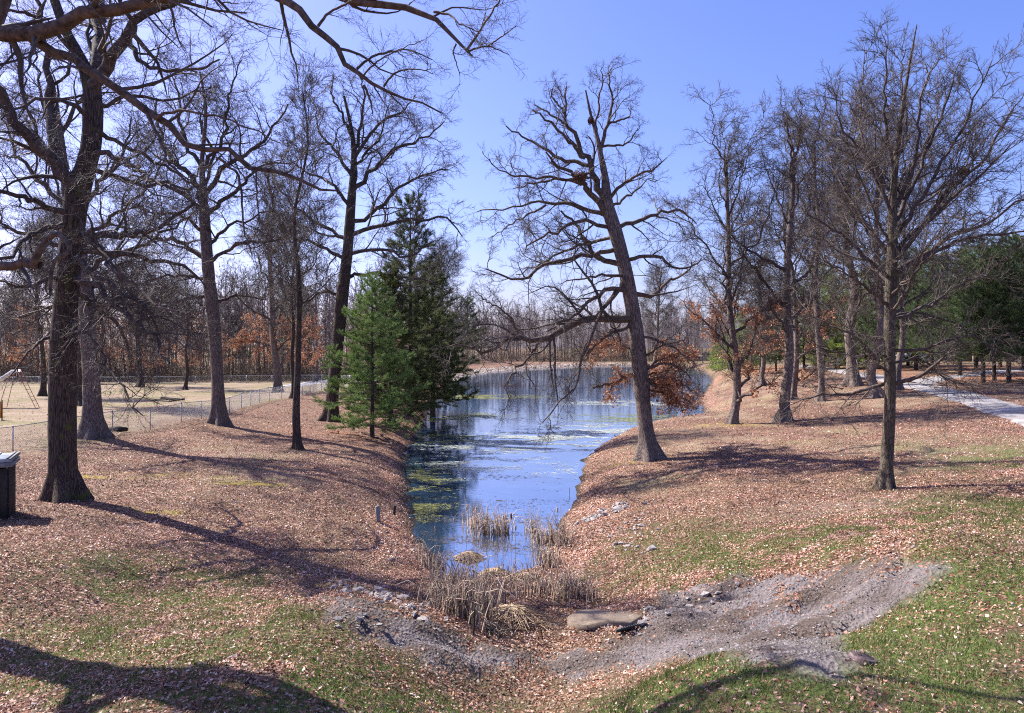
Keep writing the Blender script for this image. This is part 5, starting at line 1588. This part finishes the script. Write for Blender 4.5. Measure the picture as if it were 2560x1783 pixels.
def needle_spray(seed, pal):
    rg = np.random.default_rng(seed)
    n = 46
    t = rg.random(n) ** .8
    ax = np.column_stack([np.sin(t * 2) * .06, np.zeros(n), t * .75])
    az = rg.uniform(0, 6.28, n); el = rg.uniform(.35, 1.15, n)
    d = np.column_stack([np.cos(az) * np.sin(el), np.sin(az) * np.sin(el), np.cos(el)])
    sd = norm(np.cross(d, rg.normal(size=(n, 3)))) * .017
    L = rg.uniform(.3, .5, (n, 1))
    V = np.stack([ax - sd, ax + sd, ax + d * L + sd * .35], 1).reshape(-1, 3)
    C = pal[rg.integers(0, len(pal), n)] * rg.uniform(.8, 1.2, (n, 1)) * rg.uniform(.8, 1.2)
    return V, [np.arange(n * 3).reshape(n, 3)], np.repeat(C, 3, 0)
def set_at(o, p, rz=0, s=1.0):
    o.location = (p[0], p[1], gz(p[0], p[1])); o.rotation_euler = (0, 0, rz); o.scale = (s, s, s)
GR1 = np.array([(.13, .22, .055), (.18, .28, .07), (.08, .13, .04), (.25, .34, .085)])
SPRAYS['gr1_src'] = [unlinked('needle_spray', *(lambda v, f, c: (v, f, M['needle'], {'col': ('FLOAT_COLOR', c)}))(*needle_spray(2000 + k, GR1))) for k in range(4)]
GR2 = np.array([(.055, .085, .03), (.075, .11, .035), (.035, .055, .022), (.18, .18, .04)])
SPRAYS['gr2_src'] = [unlinked('needle_spray', *(lambda v, f, c: (v, f, M['needle'], {'col': ('FLOAT_COLOR', c)}))(*needle_spray(2000 + k, GR2))) for k in range(4)]
p1 = on_ground(930, 1093)
a_, n1_ = make_pine('bright green young white pine in front of the dark pines on the left shore', 11.3, .17, .8, 3.7, 301, tuft=.18, nper=12, whorls=19, kb=6, greens='gr1', prof=lambda u: (1 - u) ** .62 * (1 - .25 * (u < .12)), dens=.8)
set_at(a_, p1)
p2 = W(1026, 1010, 66)
b_, n2_ = make_pine('tall dark pine with a narrow open top behind the bright young pine', 0 + (H + (864 - 500) / F * 66) - gz(p2[0], 66), .3, 2.0, 5.6, 302, tuft=.26, nper=15, whorls=26, kb=5, greens='gr2', prof=lambda u: .28 + .72 * (1 - u) ** 1.3 if u > .35 else 1.0 - .1 * u, dens=.6)
set_at(b_, p2)
p3 = W(1082, 990, 72)
c_, n3_ = make_pine('dark bushy pine at the water edge, right of the tall one', (H + (864 - 655) / F * 72) - gz(p3[0], 72), .3, 1.5, 4.5, 303, tuft=.28, nper=15, whorls=22, kb=5, greens='gr2', prof=lambda u: (1 - u) ** .5, dens=.6)
set_at(c_, p3)
p4 = W(975, 1020, 58)
d_ = copy_tree(c_); set_at(d_, p4, 2.0, .82); d_['label'] = 'dark pine squeezed between the bright young pine and the tall one'

# park pines on the right
GR3 = np.array([(.055, .095, .035), (.08, .125, .04), (.035, .065, .027), (.12, .145, .045)])
SPRAYS['gr3_src'] = [unlinked('needle_spray', *(lambda v, f, c: (v, f, M['needle'], {'col': ('FLOAT_COLOR', c)}))(*needle_spray(2000 + k, GR3))) for k in range(4)]
GR4 = np.array([(.26, .33, .06), (.21, .28, .055), (.32, .37, .07), (.14, .20, .05)])
SPRAYS['gr4_src'] = [unlinked('needle_spray', *(lambda v, f, c: (v, f, M['needle'], {'col': ('FLOAT_COLOR', c)}))(*needle_spray(2000 + k, GR4))) for k in range(4)]
pp, n4_ = make_pine('dark green park pine with bare lower trunk right of the drive, nearest of three', 12, .2, 2.6, 4.3, 311, tuft=.32, nper=8, whorls=17, kb=6, greens='gr3', prof=lambda u: (1 - u * .9) ** .6, dens=.5)
py, n5_ = make_pine('yellow-green pine behind the widest grey trunk', 13, .2, .8, 4.8, 312, tuft=.36, nper=8, whorls=17, kb=6, greens='gr4', prof=lambda u: (1 - u) ** .5, dens=.5)
set_at(pp, on_ground(2458, 957), 0, 1.0)
for (px, py_, s, lab) in [(2486, 952, .92, 'park pine with a thin bare trunk, middle of the three right of the drive'), (2522, 957, 1.08, 'park pine at the right edge, its trunk leaning slightly'),
                          (2400, 940, 1.1, 'dark pine beside the curve of the drive, behind the young oak'), (2330, 935, 1.15, 'dark pine left of the drive curve behind the young oak'), (2290, 925, 1.3, 'pine directly behind the slender young oak'),
                          (2560, 925, 1.35, 'tall pine at the far right edge, behind the three'), (2440, 920, 1.4, 'tall pine behind the three park pines'), (2220, 925, 1.2, 'dark pine between the two grey trunks'),
                          (2600, 950, 1.1, 'pine cut by the right edge of the picture'), (2500, 918, 1.3, 'tall far pine above the open lawn'),(2010, 925, 1.0, 'dark pine behind the tall straight trunk'),
                          (1940, 928, .8, 'small dark pine left of the thick grey oak'), (1900, 935, .7, 'small pine by the far bank of the pond')]:
    o = copy_tree(pp); set_at(o, on_ground(px, py_), rng.uniform(0, 6), s); o['label'] = lab
set_at(py, on_ground(2090, 922), 1, 1.05)
for (px, py_, s, lab) in [(2165, 918, 1.1, 'yellow-green pine right of the widest grey trunk'), (1850, 930, .75, 'low yellow-green pine behind the first leafy oak'), (1790, 930, .5, 'small yellow-green bush-like pine on the far right bank of the pond'), (2050, 915, 1.3, 'yellow-green pine far behind the right group'), (2270, 915, 1.2, 'far yellow-green pine behind the young oak')]:
    o = copy_tree(py); set_at(o, on_ground(px, py_), rng.uniform(0, 6), s); o['label'] = lab
for (x, y, s, lab) in [(-44, 150, 1.5, 'dark evergreen inside the left wood above the pond corner'), (-16, 262, 1.9, 'evergreen at the left end of the far shore wood'), (-62, 160, 1.4, 'dark evergreen in the left wood behind the slim tree')]:
    o = copy_tree(pp); set_at(o, A(x, y), 0, s); o['label'] = lab

# ------------------------------------------------------------------ drive and path sheets following the ground
def strip(name, pts, widths, mat, label=None, lift=.03):
    P = resample(np.column_stack([np.array(pts), np.array(widths)]), 90)
    T = norm(np.gradient(P[:, :2], axis=0)); N = np.column_stack([-T[:, 1], T[:, 0]])
    m = 9; V = []
    for i in range(90):
        for j in range(m):
            s = (j / (m - 1) - .5) * P[i, 2] * (1 + .06 * math.sin(i * .7 + j))
            V.append((P[i, 0] + N[i, 0] * s, P[i, 1] + N[i, 1] * s))
    V = np.array(V)
    z = ground_z(V[:, 0], V[:, 1], fine=True)
    edge = np.tile(np.where((np.arange(m) == 0) | (np.arange(m) == m - 1), -.06, lift), 90)
    idx_ = np.arange(90 * m).reshape(90, m)
    q = np.stack([idx_[:-1, :-1], idx_[1:, :-1], idx_[1:, 1:], idx_[:-1, 1:]], -1).reshape(-1, 4)
    o = np_mesh(name, np.column_stack([V, z + edge]), [q], mat, smooth=True)
    o['kind'] = 'structure'
    if label: o['label'] = label
M['drive'] = mat_simple('pale_gravel_drive', (0.16, 0.14, 0.13), (0.35, 0.33, 0.325), 1.1, 0.9, bump=.3)
M['path'] = mat_simple('grey_path', (0.26, 0.25, 0.26), (0.34, 0.33, 0.34), 5, 0.9)
dr = [on_ground(2700, 1085)[:2], on_ground(2560, 1037)[:2], on_ground(2450, 1003)[:2], on_ground(2340, 974)[:2], on_ground(2250, 955)[:2], on_ground(2160, 938)[:2], on_ground(2080, 924)[:2], on_ground(1990, 915)[:2]]
strip('gravel_drive', dr, [3.4, 3.3, 3.2, 3.2, 3.2, 3.2, 3.2, 3.2], M['drive'], 'pale gravel drive curving away on the right', lift=.07)
dr2 = [on_ground(2290, 962)[:2], on_ground(2350, 945)[:2], on_ground(2430, 936)[:2], on_ground(2540, 925)[:2]]
strip('gravel_drive', dr2, [3.2, 3.2, 3, 3], M['drive'], 'narrow branch of the drive leading right behind the pines', lift=.074)
strip('path', [on_ground(700, 968)[:2], on_ground(800, 955)[:2], on_ground(880, 941)[:2], on_ground(960, 934)[:2]], [4, 4.5, 6, 6], M['path'], 'grey path behind the oak and pines on the left shore', lift=.05)

# ------------------------------------------------------------------ chain-link fences
def chain_fence(pts, label, h=1.2, step=3.0, cell=.085, wr=.0034, name='chain_link_fence', post_r=.03):
    root = empty(name, (pts[0][0], pts[0][1], gz(*pts[0])))
    tag(root, label, 'fence')
    o0 = A(*root.location)
    P = np.array(pts, float)
    d = np.concatenate([[0], np.cumsum(np.hypot(*np.diff(P, axis=0).T))])
    n = int(round(d[-1] / step))
    s = np.linspace(0, d[-1], n + 1)
    X = np.interp(s, d, P[:, 0]); Y = np.interp(s, d, P[:, 1]); Z = ground_z(X, Y)
    b = MB(); b.tube([(0, 0, -.3), (0, 0, h + .02)], post_r, 8); b.tube([(0, 0, h + .02), (0, 0, h + .06)], [post_r * 1.25, post_r * .5], 8)
    proto = b.build('post', M['steel'], root)
    for i in range(n + 1):
        o = proto if i == 0 else proto.copy()
        if i: COL.objects.link(o); o.parent = root
        o.location = (X[i] - o0[0], Y[i] - o0[1], Z[i] - o0[2])
    b = MB()
    b.tube(np.column_stack([X, Y, Z + h - .01]) - o0, .021, 6); b.build('top_rail', M['steel'], root)
    # woven wire
    Wn = int(d[-1] / cell); kk = max(2, int(h / cell))
    rows = []
    for sgn in (1, -1):
        st = np.arange(-kk, Wn + kk) * cell
        a = st; c = st + sgn * h * .9
        sa = np.clip(a, 0, d[-1]); sc = np.clip(c, 0, d[-1])
        fa = np.where(a == sa, 0.0, np.abs(sa - a) / (h * .9)); fc = np.where(c == sc, 1.0, 1 - np.abs(c - sc) / (h * .9))
        ok = (fa < 1) & (fc > 0) & (fc > fa)
        for q, f in ((sa, fa), (sc, fc)):
            pass
        A0 = np.column_stack([np.interp(sa, s, X), np.interp(sa, s, Y), np.interp(sa, s, Z) + .03 + fa * (h - .05)])
        A1 = np.column_stack([np.interp(sc, s, X), np.interp(sc, s, Y), np.interp(sc, s, Z) + .03 + fc * (h - .05)])
        rows.append(np.stack([A0, A1], 1)[ok])
    R_ = np.concatenate(rows) - o0
    V, Q = tube_batch(R_, np.full(R_.shape[:2], wr), 3)
    np_mesh('wire_mesh', V, [Q], M['wire'], root)['kind'] = 'stuff'
fp = [G(90, 1118, 1.8), G(263, 1088, 1.9), G(388, 1069, 1.9), G(477, 1056, 1.85), G(605, 1022, 1.8), G(657, 1005, 1.8), G(767, 986, 1.7), G(825, 971, 1.6)]
chain_fence([(-27.5, 31.0)] + [tuple(p[:2]) for p in fp] + [(-21.0, 105)], 'near chain-link fence running from the left edge past the oaks', h=1.22)
chain_fence([(-110, 113), (-60, 116), (-30, 121), (-21, 105)], 'far chain-link fence in front of the left wood', h=1.3, step=4, cell=.3, wr=.007, post_r=.045)

# ------------------------------------------------------------------ playground, timbers, shed, far buildings
def playground():
    c = on_ground(95, 1019)
    root = empty('playground_slide', c)
    tag(root, 'playground slide with a white chute and red ladder at the left edge', 'slide')
    hh = 3.0
    top = A(-1.75, 0, hh)
    for k in (-.25, .25):
        b = MB(); b.tube([(0, k, -.1), (top[0] + .1, k, hh + .2)], .022, 8); b.build('ladder_rail', M['red_paint'], root)
    for i in range(9):
        t = .1 + i * .1
        b = MB(); b.tube([(top[0] * t, -.25, hh * t), (top[0] * t, .25, hh * t)], .02, 6); b.build('rung', M['red_paint'], root)
    for k in (-.32, .32):
        b = MB(); b.tube([(top[0] - .4, k, hh * .95), (top[0] - 1.2, k * 1.5, -.1)], .022, 8); b.build('leg', M['red_paint'], root)
        b = MB(); b.tube([(top[0] - 2.4, k, hh * .55), (top[0] - 3.0, k * 1.5, -.1)], .022, 8); b.build('leg', M['red_paint'], root)
    S = np.array([(top[0] + .1, 0, hh), (top[0] - .3, 0, hh - .05), (top[0] - 3.4, 0, .9), (top[0] - 4.3, 0, .45), (top[0] - 4.9, 0, .4)])
    S = resample(S, 14)
    V, q = [], []
    for i, p in enumerate(S):
        for (yy, zz_) in ((-.30, .16), (-.27, .16), (-.25, .0), (.25, .0), (.27, .16), (.30, .16), (.30, -.04), (-.30, -.04)):
            V.append((p[0], yy, p[2] + zz_))
    for i in range(13):
        for j in range(8):
            q.append((i * 8 + j, i * 8 + (j + 1) % 8, i * 8 + 8 + (j + 1) % 8, i * 8 + 8 + j))
    np_mesh('chute', np.array(V), [np.array(q)], M['white_paint'], root)
    b = MB(); b.box((top[0] - .05, 0, hh - .02), (.5, .6, .05), bev=.01); b.build('platform', M['white_paint'], root)
    # orange play panel
    p = on_ground(4, 1052)
    r2 = empty('play_panel', p); tag(r2, 'orange play panel in a black frame at the left edge', 'play panel')
    b = MB(); b.box((-.45, 0, .75), (.9, .06, 1.1), bev=.01); b.build('panel', M['orange_paint'], r2)
    for x in (-.93, .03):
        b = MB(); b.tube([(x, 0, -.1), (x, 0, 1.4)], .04, 8); b.build('post', M['black_plastic'], r2)
    b = MB(); b.tube([(-.28, -.05, 1.0), (-.28, -.035, 1.0)], .16, 18); b.build('disc', M['black_plastic'], r2)
playground()

def timbers():
    a = on_ground(403, 999); b2 = on_ground(460, 1001); c = on_ground(462, 1008); d = on_ground(425, 1010)
    root = empty('sandbox_frame', a); tag(root, 'dark timber frame lying on the lawn behind the fence', 'timber frame')
    P = [a, b2, b2 + A(.1, -3.2, 0), a + A(.9, -3.2, 0)]
    for i, (u, v) in enumerate(((P[0], P[1]), (P[1], P[2]), (P[2], P[3]))):
        u = u - a; v = v - a
        m = (u + v) / 2; L = np.linalg.norm((v - u)[:2]); rz = math.atan2(v[1] - u[1], v[0] - u[0])
        b = MB(); b.box((0, 0, .1), (L, .16, .22), bev=.015)
        o = b.build('timber', M['wood_dark'], root); o.location = tuple(m); o.rotation_euler = (0, 0, rz)
    g = on_ground(295, 1079)
    b = MB(); b.tube([(-.5, 0, .12), (0, .1, .16), (.5, .05, .1)], [.16, .15, .12], 9)
    o = b.build('log', M['wood_dark']); o.location = tuple(g); tag(o, 'short dark log lying behind the fence by the second oak', 'log')
    g = on_ground(1195 * K - 0, 0) if False else None
timbers()

def shed():
    D = 22.3
    corner = W(28, 1170, 21.8)
    ztop = H - (1140 - CY) / F * D
    x1 = corner[0]; w, dp = 2.6, 1.25
    rz_ = .46; ox, oy = -w / 2 - .1, dp / 2 + .1
    cx, cy = x1 + ox * math.cos(rz_) - oy * math.sin(rz_), 21.8 + ox * math.sin(rz_) + oy * math.cos(rz_)
    g = gz(x1 - .5, D) - .1
    root = empty('wooden_bin', (cx, cy, g), rz_); tag(root, 'weathered grey box shelter with a battened lid cut by the left edge', 'shelter')
    hz = ztop - g
    nb = 13
    for i in range(nb):
        x = -w / 2 + w * (i + .5) / nb
        b = MB(); b.box((x, -dp / 2, (hz - .3) / 2), (w / nb - .012, .03, hz - .3), bev=.004); b.build('plank', M['wood_dark'], root)
        b = MB(); b.box((x, dp / 2, (hz - .3) / 2), (w / nb - .012, .03, hz - .3), bev=.004); b.build('plank', M['wood_dark'], root)
    for i in range(6):
        y = -dp / 2 + .03 + (dp - .06) * (i + .5) / 6
        for sx in (-1, 1):
            b = MB(); b.box((sx * (w / 2 + .016), y, (hz - .3) / 2), (.03, dp / 6 - .012, hz - .3), bev=.004); b.build('plank', M['wood_dark'], root)
    # sloping lid edge boards
    b = MB(); b.box((0, 0, hz - .19), (w + .26, dp + .26, .13), bev=.01); b.build('fascia', M['wood_old'], root)
    b = MB(); b.box((0, 0, hz - .06), (w + .2, dp + .2, .11), bev=.01); b.build('lid', M['shed_roof'], root)
    for i in range(8):
        x = -w / 2 + w * i / 7
        b = MB(); b.box((x, 0, hz + .015), (.05, dp + .22, .035), bev=.006); b.build('batten', M['wood_old'], root)
    for sx in (-1, 1):
        b = MB(); b.box((sx * (w / 2 + .11), 0, hz - .02), (.04, dp + .24, .1), bev=.006); b.build('edge_board', M['wood_old'], root)
shed()

def brush():
    a = on_ground(2060, 972)
    root = empty('brush_pile', a); tag(root, 'heap of fallen grey branches on the ground left of the widest trunk', 'brush pile')
    for i in range(26):
        rg = np.random.default_rng(700 + i)
        p = A(rg.normal() * 2.6, rg.normal() * .9, rg.uniform(.05, .5)); az = rg.uniform(0, 6.28); d = A(math.cos(az), math.sin(az) * .6, rg.normal() * .15); arr = [p]
        for j in range(5):
            d = norm(d + rg.normal(size=3) * .2 * A(1, 1, .5)); p = p + d * .5; p[2] = max(p[2], .05); arr.append(p)
        L = np.array(arr)[None]; R_ = np.linspace(.06, .015, 6)[None]
        P2, R2 = grow(L, R_, 2.5, .2, 1, .7, .2, .5, .6, .2, .05, 4, .014, rg)
        V, Q = tube_batch(L, R_, 6); V2, Q2 = tube_batch(P2, R2, 3)
        np_mesh('branch', np.concatenate([V, V2]), [np.concatenate([Q, Q2 + len(V)])], M['limb'], root)
brush()

def far_building(px, py, D, w, dp, hw, hr, label, wall, roof, rz=0.0, nwin=4, name='building', open_=False):
    x = (px - CX) / F * D
    root = empty(name, (x, D, gz(x, D) - .1), rz); tag(root, label, 'building')
    if open_:
        for i in range(6):
            b = MB(); b.box((-w / 2 + w * i / 5, -dp / 2, hw / 2), (.25, .25, hw), bev=.02); b.build('post', M[wall], root)
        b = MB(); b.box((0, dp / 2, hw / 2), (w, .2, hw)); b.build('wall', M[wall], root)
    else:
        b = MB(); b.box((0, 0, hw / 2), (w, dp, hw)); wl = b.build('wall', M[wall], root)
        for i in range(nwin):
            b = MB(); xx = -w / 2 + w * (i + .5) / nwin
            b.box((xx, -dp / 2 - .03, hw * .55), (w / nwin * .45, .06, hw * .4)); b.build('window', M['glass_dark'], root)
    b = MB(); o = .5
    v = [(-w / 2 - o, -dp / 2 - o, hw), (w / 2 + o, -dp / 2 - o, hw), (w / 2 + o, dp / 2 + o, hw), (-w / 2 - o, dp / 2 + o, hw), (-w / 2 - o, 0, hw + hr), (w / 2 + o, 0, hw + hr)]
    b.add([(a, c, z + .005) for a, c, z in v], [(0, 1, 5, 4), (2, 3, 4, 5), (0, 3, 2, 1)], [(0, 4, 3), (1, 2, 5)]); b.build('roof', M[roof], root)
far_building(2490, 0, 140, 13, 7, 2.4, 1.6, 'low tan picnic shelter with a dark roof behind the right pines', 'wall_tan', 'roof_dark', open_=True, name='picnic_shelter')
far_building(2270, 0, 150, 9, 6, 2.6, 1.3, 'small white building glimpsed behind the young oak', 'white_paint', 'roof_dark', nwin=3, name='small_building')
far_building(1750, 0, 292, 7, 6, 2.2, 1.2, 'white far house glimpsed through the rust leaves beyond the pond', 'white_paint', 'roof_dark', nwin=5, name='far_house')
def marker():
    D = 105; x = (2096 - CX) / F * D
    root = empty('marker_post', (x, D, gz(x, D))); tag(root, 'white marker post with an orange foot beside the far drive', 'post')
    b = MB(); b.tube([(0, 0, .5), (0, 0, 1.7)], .2, 10); b.build('post', M['white_paint'], root)
    b = MB(); b.tube([(0, 0, -.1), (0, 0, .5)], .24, 10); b.build('foot', M['orange_paint'], root)
marker()

tot = sum(len(o.data.loops) - 2 * len(o.data.polygons) for o in {o.data.name: o for o in bpy.data.objects if o.type == 'MESH'}.values())
print('TRIS', tot, {k: 1 for k in ()})
for o in sorted({o.data.name: o for o in bpy.data.objects if o.type == 'MESH'}.values(), key=lambda o: -len(o.data.loops))[:22]:
    print('  ', o.name, o.parent and o.parent.get('label', '')[:40], (len(o.data.loops) - 2 * len(o.data.polygons)) // 1000, 'k')
